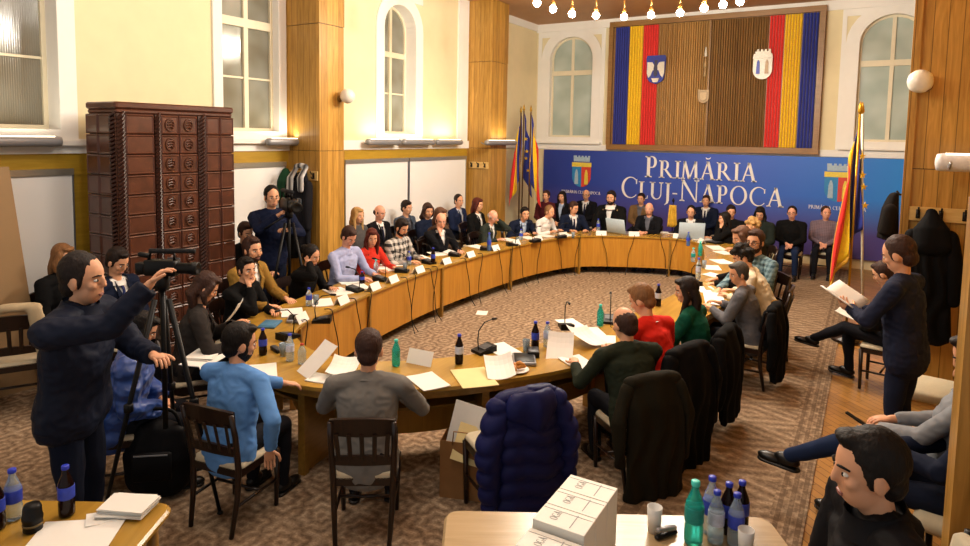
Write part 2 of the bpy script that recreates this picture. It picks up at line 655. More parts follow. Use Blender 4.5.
def ring_band(mb, to3d, inner, outer, d0, d1, mi=0):
    n = len(inner)
    vs = [to3d(*p, d0) for p in inner] + [to3d(*p, d0) for p in outer] + [to3d(*p, d1) for p in inner] + [to3d(*p, d1) for p in outer]
    fs = []
    for k in range(n):
        j = (k + 1) % n
        fs += [(k, j, n + j, n + k), (2 * n + k, 3 * n + k, 3 * n + j, 2 * n + j), (k, 2 * n + k, 2 * n + j, j), (n + k, n + j, 3 * n + j, 3 * n + k)]
    mb.add(vs, fs, mi)

def window(idx, to3d, op, gl, mull, transoms, surround=0.16, sill_drop=0.12, half=(), rec=0.0):
    u0, u1, z0, zs, arch = op
    root = struct(empty('window_%d' % idx, to3d((u0 + u1) / 2, z0, 0)))
    rl = root.location.copy()
    def part(mb, name, m):
        mb.v = [p - rl for p in mb.v]
        return mb.build(name, m, root)
    inner = arch_path(u0, u1, z0, zs, arch)
    grow = lambda g, zb: arch_path(u0 - g, u1 + g, z0 - zb, zs + (0 if arch else g), (arch * ((u1 - u0) / 2) + g) / ((u1 - u0) / 2 + g) if arch else 0)
    s = MB(); ring_band(s, to3d, inner, grow(surround, sill_drop), -0.03, 0.0); part(s, 'surround', M_white)
    fr = 0.05
    shr = arch_path(u0 + fr, u1 - fr, z0 + fr, zs if arch else zs - fr, (arch * ((u1 - u0) / 2) - fr) / ((u1 - u0) / 2 - fr) if arch else 0)
    s = MB(); ring_band(s, to3d, shr, inner, 0.10 + rec, 0.17 + rec); part(s, 'window_frame', M_frame)
    # reveal lining
    s = MB(); ring_band(s, to3d, arch_path(u0 + .004, u1 - .004, z0 + .004, zs, arch if arch else 0), inner, -0.028, 0.12 + rec); part(s, 'reveal', M_white)
    def wbox(a0, a1, b0, b1, d0, d1):
        vs = [to3d(a, b, d) for d in (d0, d1) for b in (b0, b1) for a in (a0, a1)]
        return MB().add(vs, [(0, 2, 3, 1), (4, 5, 7, 6), (0, 1, 5, 4), (2, 6, 7, 3), (0, 4, 6, 2), (1, 3, 7, 5)])
    ztop = zs + (arch * (u1 - u0) / 2 if arch else 0)
    for uu in mull:
        part(wbox(uu - .035, uu + .035, z0 + fr, ztop - fr * .6, 0.095 + rec, 0.165 + rec), 'mullion', M_frame)
    for zz, hh in transoms:
        part(wbox(u0 + fr, u1 - fr, zz - hh, zz + hh, 0.09 + rec, 0.17 + rec), 'transom', M_frame)
    for zz in half:
        part(wbox(u0 + fr, u1 - fr, zz - .014, zz + .014, 0.11 + rec, 0.16 + rec), 'glazing_bar', M_frame)
    g = MB()
    n = len(inner)
    g.add([to3d(*p, 0.135 + rec) for p in inner] + [to3d(*p, 0.145 + rec) for p in inner], [tuple(range(n)), tuple(range(2 * n - 1, n - 1, -1))] + [(k, (k + 1) % n, n + (k + 1) % n, n + k) for k in range(n)])
    part(g, 'pane', gl)
    part(wbox(u0 - surround - .04, u1 + surround + .04, z0 - sill_drop - .05, z0 - sill_drop, -0.12, 0.0), 'window_sill', M_white)
    return root

window(1, lw, W_LEFT[0], M_glass_rib, [1.9, 2.72], [(4.3, .05)], 0.18, half=(3.38,), rec=.12)
window(2, lw, W_LEFT[1], M_glass_l, [6.25], [(4.15, .06)], 0.14, half=(3.38, 4.9))
window(3, lw, W_LEFT[2], M_glass_l, [9.645], [(4.10, .05)], 0.22, half=(3.38,), rec=.12)
window(4, bw, W_BACK[0], M_glass_b, [-6.64], [(4.25, .06)], 0.24)
window(5, bw, W_BACK[1], M_glass_b, [0.22], [(4.20, .06)], 0.24)

# white pilaster strips, ledge and golden band along the left wall
def lbox(y0, y1, z0, z1, d):
    return MB().box((XL + d / 2, (y0 + y1) / 2, (z0 + z1) / 2), (d, y1 - y0, z1 - z0))
def bbox(x0, x1, z0, z1, d):
    return MB().box(((x0 + x1) / 2, YB - d / 2, (z0 + z1) / 2), (x1 - x0, d, z1 - z0))
ti = [0]
def trim(mb, m, **k):
    ti[0] += 1
    return struct(mb.build('trim_%d' % ti[0], m, **k))
trim(lbox(-1.5, YB, 2.34, 2.50, 0.05), M_white)
trim(lbox(-1.5, 12.0, 2.10, 2.34, 0.03), M_gold)
trim(lbox(-1.5, 6.9, 0.0, 2.10, 0.02), M_gold)
trim(lbox(7.5, 12.0, 0.0, 2.10, 0.02), M_gold)
trim(lbox(11.6, 12.0, 2.5, ZC, 0.03), M_white)
trim(lbox(8.98, 10.33, 5.1, ZC, 0.025), M_white)
trim(lbox(13.0, YB, 5.33, ZC, 0.04), M_white)
trim(lbox(12.7, 12.9, 2.5, ZC, 0.03), M_white)
# back wall trim
trim(bbox(XL, 2.6, 5.30, ZC, 0.06), M_white)
trim(bbox(XL, 2.6, 2.30, 2.44, 0.04), M_white)
trim(bbox(-7.56, -7.46, 2.4, 5.3, 0.025), M_white)
trim(bbox(-5.84, -5.74, 2.4, 5.3, 0.025), M_white)
trim(bbox(-0.68, -0.60, 2.4, 5.3, 0.025), M_white)
trim(bbox(-7.46, -5.84, 5.16, 5.3, 0.02), M_white)
trim(bbox(-0.60, 1.2, 5.16, 5.3, 0.02), M_white)

# pillars clad in pine boards
def pillar(name, x0, x1, y0, y1, zj=(4.2, 2.35)):
    root = struct(empty(name, ((x0 + x1) / 2, (y0 + y1) / 2, 0)))
    lx, ly = x1 - x0, y1 - y0
    e = 0.0
    zz = [0, zj[1], zj[0], ZC]
    for i in range(3):
        g = 0.012 * (i != 1)
        MB().box((0, 0, (zz[i] + zz[i + 1]) / 2), (lx + g, ly + g, zz[i + 1] - zz[i] - 0.008)).build('cladding', M_pine if name != 'pier' else M_pine, root)
    MB().box((0, 0, ZC / 2), (lx - 0.02, ly - 0.02, ZC - .01)).build('core', M_dark, root)
    return root
pillar('trim_31', XL, -6.92, 6.91, 7.42)
pillar('trim_32', XL, -7.0, 12.03, 12.72)
# ================================================================ WALL FITTINGS
M_board = mat('whiteboard_enamel', '#e6e6e4', 0.35, var=0.01, scale=3, spec=0.5)
M_alu = mat('brushed_rail', '#a9a69a', 0.3, 0.7, 0.08, 30, stretch=(1, 6, 1))

def whiteboard(y0, y1, label):
    r = empty('whiteboard', (XL + 0.05, (y0 + y1) / 2, 0.62), 0, label, 'whiteboard', 'whiteboards along the left wall')
    w = y1 - y0
    MB().box((0.0, 0, 0.75), (0.03, w - .02, 1.50)).build('panel', M_board, r)
    MB().box((0.012, 0, 1.52), (0.045, w, 0.07)).build('top_rail', M_alu, r)
    MB().box((0.012, 0, 0.0), (0.06, w, 0.04)).build('bottom_rail', M_alu, r)
    for s in (-1, 1):
        MB().box((0.008, s * (w / 2 - .008), .75), (0.035, 0.016, 1.5)).build('side_rail', M_grey_metal, r)
    return r
whiteboard(1.6, 3.77, 'white wall board left of the brown tiled stove')
whiteboard(5.2, 6.82, 'white wall board between the brown stove and the first pine pillar')
whiteboard(8.10, 9.84, 'white wall board just right of the first pine pillar')
whiteboard(9.87, 11.9, 'white wall board next to the second pine pillar with hooks')

M_tube = mat('tube_lamp_housing', '#8f8f92', 0.4, 0.3, 0.03, 10)
M_tube_end = mat('tube_lamp_end', '#c9c9c6', 0.4, var=0.02)
M_glow = mat('warm_lamp_glow', '#fff0cf', 0.5, var=0.0, emit=2.2)
def tube_lamp(c, length, axis, label, m=None):
    r = empty('wall_uplight', c, 0 if axis == 'Y' else R_(90), label, 'wall lamp', 'long grey uplights')
    rot = Matrix.Rotation(R_(90), 3, 'X')
    h = length / 2
    MB().lathe([(0.015, -h), (0.05, -h + .012), (0.056, -h + .05), (0.056, h - .05), (0.05, h - .012), (0.015, h)], (0, 0, 0), 16, rot=rot).build('housing', m or M_tube, r, True)
    MB().box((0, 0, 0.052), (0.06, length - .16, 0.012)).build('light_strip', M_glow, r)
    for s in (-1, 1):
        MB().tube([(0, s * (h - .1), -.02), (-.12, s * (h - .1), -.03), (-.18, s * (h - .1), 0)], 0.012).build('bracket', M_grey_metal, r, True)
    return r
for y0, y1, lb in ((6.35, 7.25, 'grey tube uplight on the left wall under the window at the first pine pillar'),
                   (8.5, 9.42, 'grey tube uplight on the left wall, first of four after the first pine pillar'),
                   (9.5, 10.5, 'grey tube uplight on the left wall, second of four after the first pine pillar'),
                   (10.57, 11.5, 'grey tube uplight on the left wall, third of four after the first pine pillar'),
                   (11.6, 12.9, 'grey tube uplight crossing the face of the second pine pillar'),
                   (2.2, 3.6, 'grey tube uplight on the left wall below the window beside the stove')):
    x = XL + 0.20 if y0 != 11.6 else -6.86
    tube_lamp((x, (y0 + y1) / 2, 2.475), y1 - y0, 'Y', lb)
    light('uplight', 'AREA', (x, (y0 + y1) / 2, 2.56), 4.5, (1, 0.88, 0.66), 0.06, (R_(180), 0, 0), y1 - y0 - .2)

# globe lamps on the pillars
M_globe = mat('opal_glass', '#d8d2c4', 0.3, var=0.02)
def globe(c, out, label):
    r = empty('globe_wall_lamp', c, math.atan2(out[1], out[0]), label, 'wall lamp', 'opal globe wall lamps')
    MB().lathe([(0.03, -.1), (.075, -.085), (.105, -.04), (.112, 0), (.105, .04), (.08, .08), (.04, .1)], (0.16, 0, 0), 18, rot=Matrix.Rotation(R_(90), 3, 'X')).build('shade', M_globe, r, True)
    MB().tube([(0, 0, -.04), (.06, 0, -.03), (.10, 0, 0)], 0.018).build('arm', mat('brass', '#7a5a2a', .3, .8), r, True)
    MB().lathe([(.05, 0), (.05, .015), (.03, .025)], (0, 0, -.04), 14, rot=Matrix.Rotation(R_(90), 3, 'Y')).build('wall_plate', mat('brass', '#7a5a2a', .3, .8), r, True)
globe((-6.91, 7.32, 3.17), (1, 0.0), 'white opal globe lamp on the first pine pillar of the left wall')

# ---------------------------------------------------------------- tiled stove
def stove():
    M_t = mat('brown_glazed_tile', '#4f2d20', 0.3, var=0.3, scale=9, bump=0.15, spec=0.45)
    M_td = mat('dark_glazed_rope', '#331a12', 0.42, var=0.3, scale=20, spec=0.35)
    M_grout = mat('stove_grout', '#2a150e', 0.8)
    x1, y0, y1, H = -6.6, 3.73, 5.17, 2.885
    x0 = -7.17
    cx, cy = (x0 + x1) / 2, (y0 + y1) / 2
    r = empty('tiled_stove', (cx, cy, .013), 0, 'tall brown glazed tile stove with embossed tiles against the left wall', 'stove')
    lx, ly = x1 - x0, y1 - y0
    MB().box((0, 0, H / 2), (lx - .05, ly - .05, H - .02)).build('core', M_grout, r)
    MB().rbox((0, 0, .10), (lx + .06, ly + .06, .2), .03).build('plinth', M_t, r)
    cm = MB()
    cm.rbox((0, 0, H - .035), (lx + .005, ly + .005, .07), .03)
    cm.rbox((0, 0, H - .095), (lx - .02, ly - .02, .05), .03)
    cm.build('cornice', M_t, r)
    rows = 12
    z0, z1 = .2, H - .12
    rh = (z1 - z0) / rows
    def tile(mb, face, a0, a1, b0, b1, kind):
        """face 'F' front (+X) or 'S' near side (-Y); a along the face, b height"""
        def p3(a, b, d):
            return Vector((lx / 2 - .02 + d, a, b)) if face == 'F' else Vector((a, -ly / 2 + .02 - d, b))
        g = .004
        steps = [(0, 0.0), (0, .018), (.012, .026), (.022, .018), (.03, .018)]
        vs, fs = [], []
        for ins, d in steps:
            for a, b in ((a0 + g + ins, b0 + g + ins), (a1 - g - ins, b0 + g + ins), (a1 - g - ins, b1 - g - ins), (a0 + g + ins, b1 - g - ins)):
                vs.append(p3(a, b, d))
        for i in range(len(steps) - 1):
            for k in range(4):
                k2 = (k + 1) % 4
                fs.append((i * 4 + k, i * 4 + k2, i * 4 + 4 + k2, i * 4 + 4 + k))
        n = (len(steps) - 1) * 4
        fs.append((n, n + 1, n + 2, n + 3))
        mb.add(vs, fs)
        ac, bc = (a0 + a1) / 2, (b0 + b1) / 2
        if kind == 'medal':
            rr = min(a1 - a0, b1 - b0) * .30
            c = [p3(ac + rr * .8 * math.cos(t * math.pi / 8), bc + rr * math.sin(t * math.pi / 8), .024) for t in range(17)]
            mb.tube(c, .010, 6, caps=False)
            for k in range(3):
                mb.tube([p3(ac - rr * .5, bc + rr * (k - 1) * .45, .022), p3(ac + rr * .1, bc + rr * ((k - 1) * .45 + .2), .030), p3(ac + rr * .5, bc + rr * (k - 1) * .5, .022)], .012, 6)
    front = [(-.715, -.62, 'rope'), (-.62, -.30, 'plain'), (-.30, -.23, 'rope'), (-.23, -.01, 'medal'), (-.01, .22, 'medal'), (.22, .33, 'rope'), (.33, .52, 'plain'), (.52, .715, 'plain')]
    side = [(-.285, -.05, 'plain'), (-.05, .18, 'plain'), (.18, .285, 'rope')]
    tfs, ts = {}, MB()
    ropes = []
    for i in range(rows):
        b0, b1 = z0 + i * rh, z0 + (i + 1) * rh
        for a0, a1, k in front:
            if k == 'rope': ropes.append(('F', a0, a1, b0, b1))
            else: tile(tfs.setdefault(a0 < -.25 and 1 or (a0 < .3 and 2 or 3), MB()), 'F', a0, a1, b0, b1, k)
        for a0, a1, k in side:
            if k == 'rope': ropes.append(('S', a0, a1, b0, b1))
            else: tile(ts, 'S', a0, a1, b0, b1, k)
    for tf in tfs.values(): tf.build('front_tiles', M_t, r)
    ts.build('side_tiles', M_t, r)
    for face in ('F', 'S'):
        for col in sorted({(q[1], q[2]) for q in ropes if q[0] == face}):
            mb = MB()
            a0, a1 = col
            ac, w = (a0 + a1) / 2, (a1 - a0)
            for q in ropes:
                if q[0] != face or (q[1], q[2]) != col: continue
                for k in range(5):
                    b = q[3] + (q[4] - q[3]) * (k + .5) / 5
                    u, v = w * .36, (q[4] - q[3]) * .09
                    if face == 'F':
                        mb.tube([(lx / 2 + .002, ac - u, b - v * 2), (lx / 2 + .024, ac, b), (lx / 2 + .002, ac + u, b + v * 2)], .014, 6)
                    else:
                        mb.tube([(ac - u, -ly / 2 - .002, b - v), (ac, -ly / 2 - .022, b), (ac + u, -ly / 2 - .002, b + v)], .017, 6)
            if face == 'F':
                mb.box((lx / 2 - .01, ac, (z0 + z1) / 2), (.03, w - .008, z1 - z0))
            else:
                mb.box((ac, -ly / 2 + .01, (z0 + z1) / 2), (w - .008, .03, z1 - z0))
            mb.build('rope_column', M_td, r)
stove()

# ---------------------------------------------------------------- lettering
def letter_polys(ch):
    """capital letters with serifs as 2-D polygons, cap height 1; returns (polys, width)"""
    T, t = .155, .078
    P = []
    def rect(x0, y0, x1, y1): P.append([(x0, y0), (x1, y0), (x1, y1), (x0, y1)])
    def serif(xc, y, w=.17, h=.04, up=True):
        s = 1 if up else -1
        P.append([(xc - w, y), (xc + w, y), (xc + w, y + s * h), (xc + .07, y + s * h * 1.6), (xc - .07, y + s * h * 1.6), (xc - w, y + s * h)][::(1 if up else -1)])
    def stem(x, w=T, y0=0, y1=1, top=True, bot=True):
        rect(x, y0, x + w, y1)
        if bot: serif(x + w / 2, y0, .08 + w * .62)
        if top: serif(x + w / 2, y1, .08 + w * .62, up=False)
    def arc(cx, cy, ro, ri, a0, a1, N=22, off=0):
        for k in range(N):
            b0, b1 = R_(a0 + (a1 - a0) * k / N), R_(a0 + (a1 - a0) * (k + 1) / N)
            P.append([(cx + off + ri[0] * math.cos(b0), cy + ri[1] * math.sin(b0)), (cx + ro[0] * math.cos(b0), cy + ro[1] * math.sin(b0)),
                      (cx + ro[0] * math.cos(b1), cy + ro[1] * math.sin(b1)), (cx + off + ri[0] * math.cos(b1), cy + ri[1] * math.sin(b1))])
    def diag(x0, y0, x1, y1, w):
        P.append([(x0 - w / 2, y0), (x0 + w / 2, y0), (x1 + w / 2, y1), (x1 - w / 2, y1)])
    if ch == 'I':
        stem(.1); return P, .335
    if ch in 'PR':
        stem(.1, top=False); serif(.12, 1, .12, up=False)
        rect(.2, .955, .36, 1.0)
        yb = .45 if ch == 'P' else .47
        rect(.2, yb, .36, yb + .045)
        cy = (1 + yb) / 2
        arc(.36, cy, (.235, (1 - yb) / 2), (.10, (1 - yb) / 2 - .045), -90, 90, 16)
        if ch == 'R':
            diag(.80, 0, .40, .48, .16); P.append([(.72, 0), (.93, 0), (.93, .035), (.78, .05)])
            return P, .90
        return P, .66
    if ch == 'L':
        stem(.1); rect(.2, 0, .56, .045); P.append([(.50, 0), (.58, 0), (.60, .2), (.57, .2)]); return P, .63
    if ch == 'J':
        stem(.12, y0=-.05, bot=False); P.append([(.12, -.05), (.255, -.05), (.22, -.18), (.02, -.30), (.0, -.27), (.10, -.17)]); return P, .36
    if ch == 'U':
        stem(.1, y0=.32, bot=False); rect(.685, .32, .74, 1); serif(.71, 1, .13, up=False)
        arc(.42, .33, (.32, .34), (.225, .285), 180, 360, 18, off=.035); return P, .88
    if ch == 'C':
        arc(.5, .5, (.46, .52), (.37, .475), 42, 318, 30, off=.035); P.append([(.80, .68), (.845, .68), (.85, .93), (.78, .88)]); return P, .88
    if ch == 'O':
        arc(.5, .5, (.46, .52), (.32, .475), 0, 360, 36); return P, 1.0
    if ch in 'A\u0102':
        diag(.12, 0, .45, 1.02, t); diag(.74, 0, .44, 1.02, T * 1.05); rect(.25, .33, .63, .375)
        serif(.12, 0, .12); serif(.75, 0, .15)
        if ch != 'A': arc(.44, 1.26, (.15, .13), (.12, .075), 190, 350, 10)
        return P, .88
    if ch == 'M':
        diag(.12, 0, .18, 1, t); diag(.90, 0, .84, 1, T); diag(.5, 0, .19, 1, T); diag(.5, 0, .84, 1, t)
        serif(.12, 0, .12); serif(.9, 0, .16); return P, 1.05
    if ch == 'N':
        rect(.12, 0, .175, 1); rect(.80, 0, .855, 1); P.append([(.78, 0), (.86, -.02), (.22, 1), (.06, 1)])
        serif(.147, 0, .12); serif(.827, 1, .12, up=False); return P, .94
    if ch == '-':
        rect(.06, .36, .34, .43); return P, .40
    if ch == 'G':
        arc(.5, .5, (.46, .52), (.37, .475), 42, 330, 30, off=.035); rect(.76, .08, .89, .45); return P, .95
    return P, .35

def text_letters(text, height, width, small=0.82, depth=.012):
    return text_mesh(text, height, width, small, depth, True)
def text_mesh(text, height, width, small=0.82, depth=.012, split=False):
    """mesh builder with lettering in its own x/z plane, starting at x = 0, exactly width wide; first letter of a word larger"""
    items, x, first = [], 0.0, True
    for i, ch in enumerate(text):
        if ch == ' ':
            x += .35; first = True; continue
        s = 1.0 if first or small == 1.0 else small
        first = (ch == '-')
        polys, w = letter_polys(ch)
        items.append((polys, x, s))
        x += (w + .06) * s
    k = width / x
    mb = MB()
    each = []
    for polys, x0, s in items:
        if split:
            mb = MB(); each.append(mb)
        for pl in polys:
            mb.prism([((x0 + a * s) * k, b * s * height) for a, b in pl], (0, 0, 0), (1, 0, 0), (0, 0, 1), (0, -depth, 0))
    return each if split else mb

# ---------------------------------------------------------------- blue banner
def banner_mat():
    m, nt, b = nt_of('printed_banner')
    n, L = nt.nodes, nt.links
    tc = n.new('ShaderNodeTexCoord')
    sx = n.new('ShaderNodeSeparateXYZ'); L.new(tc.outputs['Object'], sx.inputs[0])
    rp = n.new('ShaderNodeValToRGB')
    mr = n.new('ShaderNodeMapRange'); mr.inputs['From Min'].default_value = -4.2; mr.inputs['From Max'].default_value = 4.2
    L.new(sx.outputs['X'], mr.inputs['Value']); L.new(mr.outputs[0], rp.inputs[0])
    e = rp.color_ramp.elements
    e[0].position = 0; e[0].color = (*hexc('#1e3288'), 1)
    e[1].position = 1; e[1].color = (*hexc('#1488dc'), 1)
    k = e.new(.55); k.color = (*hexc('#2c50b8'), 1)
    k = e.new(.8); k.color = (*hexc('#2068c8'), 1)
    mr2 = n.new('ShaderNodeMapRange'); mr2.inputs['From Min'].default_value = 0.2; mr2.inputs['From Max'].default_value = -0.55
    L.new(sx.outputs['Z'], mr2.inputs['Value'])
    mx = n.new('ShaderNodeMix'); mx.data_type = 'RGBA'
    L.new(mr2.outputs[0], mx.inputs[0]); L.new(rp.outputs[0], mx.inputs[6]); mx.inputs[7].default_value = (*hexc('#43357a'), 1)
    L.new(mx.outputs[2], b.inputs['Base Color'])
    b.inputs['Roughness'].default_value = 0.5
    return m
M_letter = mat('white_lettering', '#e9e6e2', 0.5, var=0.01)
BY = YB - 0.09
bn = empty('town_hall_banner', (-3.1, BY, 1.25), 0, 'long blue printed banner with white lettering across the back wall', 'banner')
MB().box((0, 0.02, 0.0), (8.4, .04, 2.08)).build('backing', banner_mat(), bn)
def on_banner(mb, name, m, x, z):
    o = mb.build(name, m, bn)
    o.location = (x + 3.1, -0.002, z - 1.25)
    return o
for mb_ in text_letters('PRIM\u0102RIA', .50, 2.50): on_banner(mb_, 'letter', M_letter, -4.62, 1.70)
for mb_ in text_letters('CLUJ-NAPOCA', .50, 3.64): on_banner(mb_, 'letter', M_letter, -5.20, 1.18)
def shield_pts(w, h, N=8, side=0):
    """half-width w, height h, pointed base; side -1/1 gives one half"""
    right = [(0, h / 2), (w, h / 2), (w, -h * .05)] + [(w * math.cos(R_(90 * k / N)), -h * .05 - h * .45 * math.sin(R_(90 * k / N))) for k in range(1, N + 1)]
    left = [(-a, b) for a, b in reversed(right)]
    if side > 0: return [(0, -h / 2)][:0] + right
    if side < 0: return left
    return right[1:] + left[:-1][1:] if False else right[1:-1] + [(0, -h / 2)] + left[1:-1]
M_crb = mat('crest_blue', '#2a7fb8', .5); M_crr = mat('crest_red', '#c8402f', .5); M_cry = mat('crest_yellow', '#d9c24a', .5); M_crg = mat('crest_grey', '#9db4c4', .5)
def emblem(x, z):
    e = empty('crest', (x + 3.1, -0.002, z - 1.25)); e.parent = bn
    q = lambda pts, m, nm, d=.006, o=(0, 0, 0): MB().prism(pts, o, (1, 0, 0), (0, 0, 1), (0, -d, 0)).build(nm, m, e)
    q(shield_pts(.25, .58, side=-1), M_crb, 'field'); q(shield_pts(.25, .58, side=1), M_crr, 'field')
    q([(-.26, .22), (.26, .22), (.26, .33), (-.26, .33)], M_cry, 'band', .012)
    crown = [(-.21, .35), (.21, .35), (.22, .50)]
    for k in range(5):
        a = .22 - k * .088
        crown += [(a, .50), (a - .05, .50), (a - .05, .46), (a - .088, .46)] if k < 4 else [(a, .5), (-.22, .5)]
    q(crown, M_crg, 'crown', .012)
    for s in (-1, 1):
        q([(s * .13 - .05, -.22), (s * .13 + .05, -.22), (s * .13 + .04, .05), (s * .13 + .015, .15), (s * .13 - .015, .15), (s * .13 - .04, .05)], M_cry if s > 0 else M_crg, 'charge', .012)
emblem(-6.24, 1.66); emblem(-0.58, 1.66)
on_banner(text_mesh('PRIM\u0102RIA CLUJ-NAPOCA', .075, 1.05, 1.0, .006), 'small_lettering', M_letter, -6.77, 1.20)
on_banner(text_mesh('PRIM\u0102RIA CLUJ-NAPOCA', .075, 1.05, 1.0, .006), 'small_lettering', M_letter, -1.10, 1.20)

# ---------------------------------------------------------------- ribbed wall panel with tricolours
def ribs(x0, x1, z0, z1, step, r, taper=0.0):
    mb = MB()
    n = max(3, int(round((x1 - x0) / step)))
    for k in range(n):
        c = x0 + (x1 - x0) * (k + .5) / n
        h = (x1 - x0) / n / 2
        prof = [(-h, 0), (-h * .6, -r * .8), (0, -r), (h * .6, -r * .8), (h * .98, 0)]
        mb.add([(c + a, b, z0) for a, b in prof] + [(c + a, b, z1) for a, b in prof], [(i, i + 1, 6 + i, 5 + i) for i in range(4)] + [(4, 3, 2, 1, 0), (5, 6, 7, 8, 9)])
    return mb
pn = empty('heraldic_wall_panel', (-3.28, YB - .12, 3.87), 0, 'large ribbed brown wooden wall panel with red, yellow and blue stripes at both sides', 'wall panel')
M_pf = wood('panel_frame_wood', '#7d5a2a', '#90693a', 'X', 0, .4)
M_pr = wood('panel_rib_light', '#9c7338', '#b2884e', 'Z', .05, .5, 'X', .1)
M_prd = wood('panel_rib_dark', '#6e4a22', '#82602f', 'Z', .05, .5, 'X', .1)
px0, px1, pz0, pz1 = -5.60, -0.98, 2.34, 5.40
MB().box((0, .08, 0), (px1 - px0, .06, pz1 - pz0)).build('back_board', M_pf, pn)
for nm, c, s in (('frame_rail', (0, 0.02, pz1 - 3.87 - .06), (px1 - px0, .14, .12)), ('frame_rail', (0, .02, pz0 - 3.87 + .06), (px1 - px0, .14, .12)),
                 ('frame_stile', (px0 + 3.28 + .05, .02, 0), (.10, .14, pz1 - pz0 - .24)), ('frame_stile', (px1 + 3.28 - .05, .02, 0), (.10, .14, pz1 - pz0 - .24))):
    MB().box(c, s).build(nm, M_pf, pn)
def rib_part(x0, x1, nm, m, step, r):
    o = ribs(x0 + 3.28, x1 + 3.28, pz0 - 3.87 + .13, pz1 - 3.87 - .13, step, r).build(nm, m, pn)
    o.location = (0, 0.05, 0)
M_fb = mat('flag_blue', '#1d2a86', .7, sheen=.2); M_fy = mat('flag_yellow', '#e3b90f', .7, sheen=.2); M_fr = mat('flag_red', '#d3261f', .7, sheen=.2)
rib_part(-5.46, -5.12, 'blue_stripe', M_fb, .06, .05); rib_part(-5.11, -4.79, 'yellow_stripe', M_fy, .06, .05); rib_part(-4.78, -4.42, 'red_stripe', M_fr, .06, .05)
rib_part(-4.41, -3.26, 'ribbed_field', M_pr, .052, .035); rib_part(-3.23, -2.05, 'ribbed_field', M_prd, .052, .035)
MB().box((.035, .0, 0), (.03, .06, 2.8)).build('centre_strip', M_pf, pn)
rib_part(-2.04, -1.75, 'red_stripe', M_fr, .06, .05); rib_part(-1.74, -1.41, 'yellow_stripe', M_fy, .06, .05); rib_part(-1.40, -1.10, 'blue_stripe', M_fb, .06, .05)

def coat_of_arms(x, z, w, h, nm, base, detail, label, kind):
    r = empty(nm, (x, YB - .14, z), 0, label, 'emblem')
    q = lambda pts, m, n2, y0, d: MB().prism(pts, (0, y0, 0), (1, 0, 0), (0, 0, 1), (0, -d, 0)).build(n2, m, r)
    if kind == 'eagle':
        top = [(-w, h * .42), (-w * .9, h / 2), (w * .9, h / 2), (w, h * .42)]
        pts = [(w * .85, -h * .3), (w * .6, -h * .42), (0, -h / 2), (-w * .6, -h * .42), (-w * .85, -h * .3)]
        q([(-a, b) for a, b in top] + [(-a, b) for a, b in pts], base, 'shield', 0, .05)
        for s in (-1, 1):   # wings
            q([(s * .03, h * .12), (s * w * .35, h * .26), (s * w * .85, h * .27), (s * w * .88, -h * .12), (s * w * .72, -h * .28), (s * w * .5, -h * .20), (s * w * .3, -h * .02), (s * .03, -h * .02)][::s], detail, 'wing', -.05, .02)
        q([(-.03, h * .34), (.045, h * .33), (.03, h * .24), (.045, h * .05), (.04, -h * .18), (0, -h * .26), (-.04, -h * .18), (-.045, h * .05), (-.025, h * .22)], mat('emblem_dark', '#3c3a52', .5), 'eagle_body', -.05, .03)
        q([(-.09, -h * .30), (.09, -h * .30), (.05, -h * .44), (-.05, -h * .44)], detail, 'tail', -.05, .03)
    elif kind == 'castle':
        q(shield_pts(w, h * .62), base, 'shield', 0, .05)
        sh = h * .31
        crown = [(-w * 1.05, sh), (w * 1.05, sh), (w * .95, sh + h * .13), (w * .8, sh + h * .13), (w * .8, sh + h * .26)]
        for k in range(4):
            a = w * .8 - k * w * .4
            crown += [(a - w * .22, sh + h * .26), (a - w * .22, sh + h * .20), (a - w * .4, sh + h * .20), (a - w * .4, sh + h * .26)]
        crown += [(-w * .8, sh + h * .13), (-w * .95, sh + h * .13)]
        q(crown, detail, 'mural_crown', -.0, .08)
        for s in (-1, 1):
            q([(s * w * .45 - w * .2, -h * .15), (s * w * .45 + w * .2, -h * .15), (s * w * .45 + w * .14, h * .2), (s * w * .45, h * .27), (s * w * .45 - w * .14, h * .2)], mat('emblem_blue', '#4a58b0', .5) if s < 0 else mat('emblem_sand', '#b59a7a', .5), 'tower', -.05, .025)
    else:
        q(shield_pts(w, h), base, 'shield', 0, .05)
        q([(a * .6, b * .6) for a, b in shield_pts(w, h)], detail, 'relief', -.05, .02)
    return r
M_sb = mat('emblem_blue_enamel', '#2b3a96', .4); M_sw = mat('emblem_silver', '#d9d4c6', .35)
coat_of_arms(-4.43, 4.22, .23, .66, 'eagle_emblem', M_sb, M_sw, 'blue shield emblem with a silver eagle on the left red stripe', 'eagle')
coat_of_arms(-2.13, 4.15, .19, .72, 'castle_emblem', M_sw, M_sw, 'silver crowned castle emblem beside the right red stripe', 'castle')
coat_of_arms(-3.33, 3.58, .12, .30, 'small_emblem', mat('emblem_bronze', '#a58a62', .4), mat('emblem_bronze_light', '#bda47c', .4), 'small pale bronze shield on the middle of the ribbed panel', 'plain')
fg = empty('relief_figure', (-3.33, YB - .13, 4.32), 0, 'small bronze relief figures high on the middle of the ribbed panel', 'relief')
for k, (dz, s) in enumerate(((.25, .05), (0.0, .06), (-.2, .05))):
    MB().lathe([(.02, -.1), (s * .7, -.08), (s * .5, .02), (s * .35, .06), (s * .4, .09), (.01, .12)], (0, 0, dz), 8).build('figure', mat('emblem_bronze', '#a58a62', .4) if k else M_sw, fg, True)

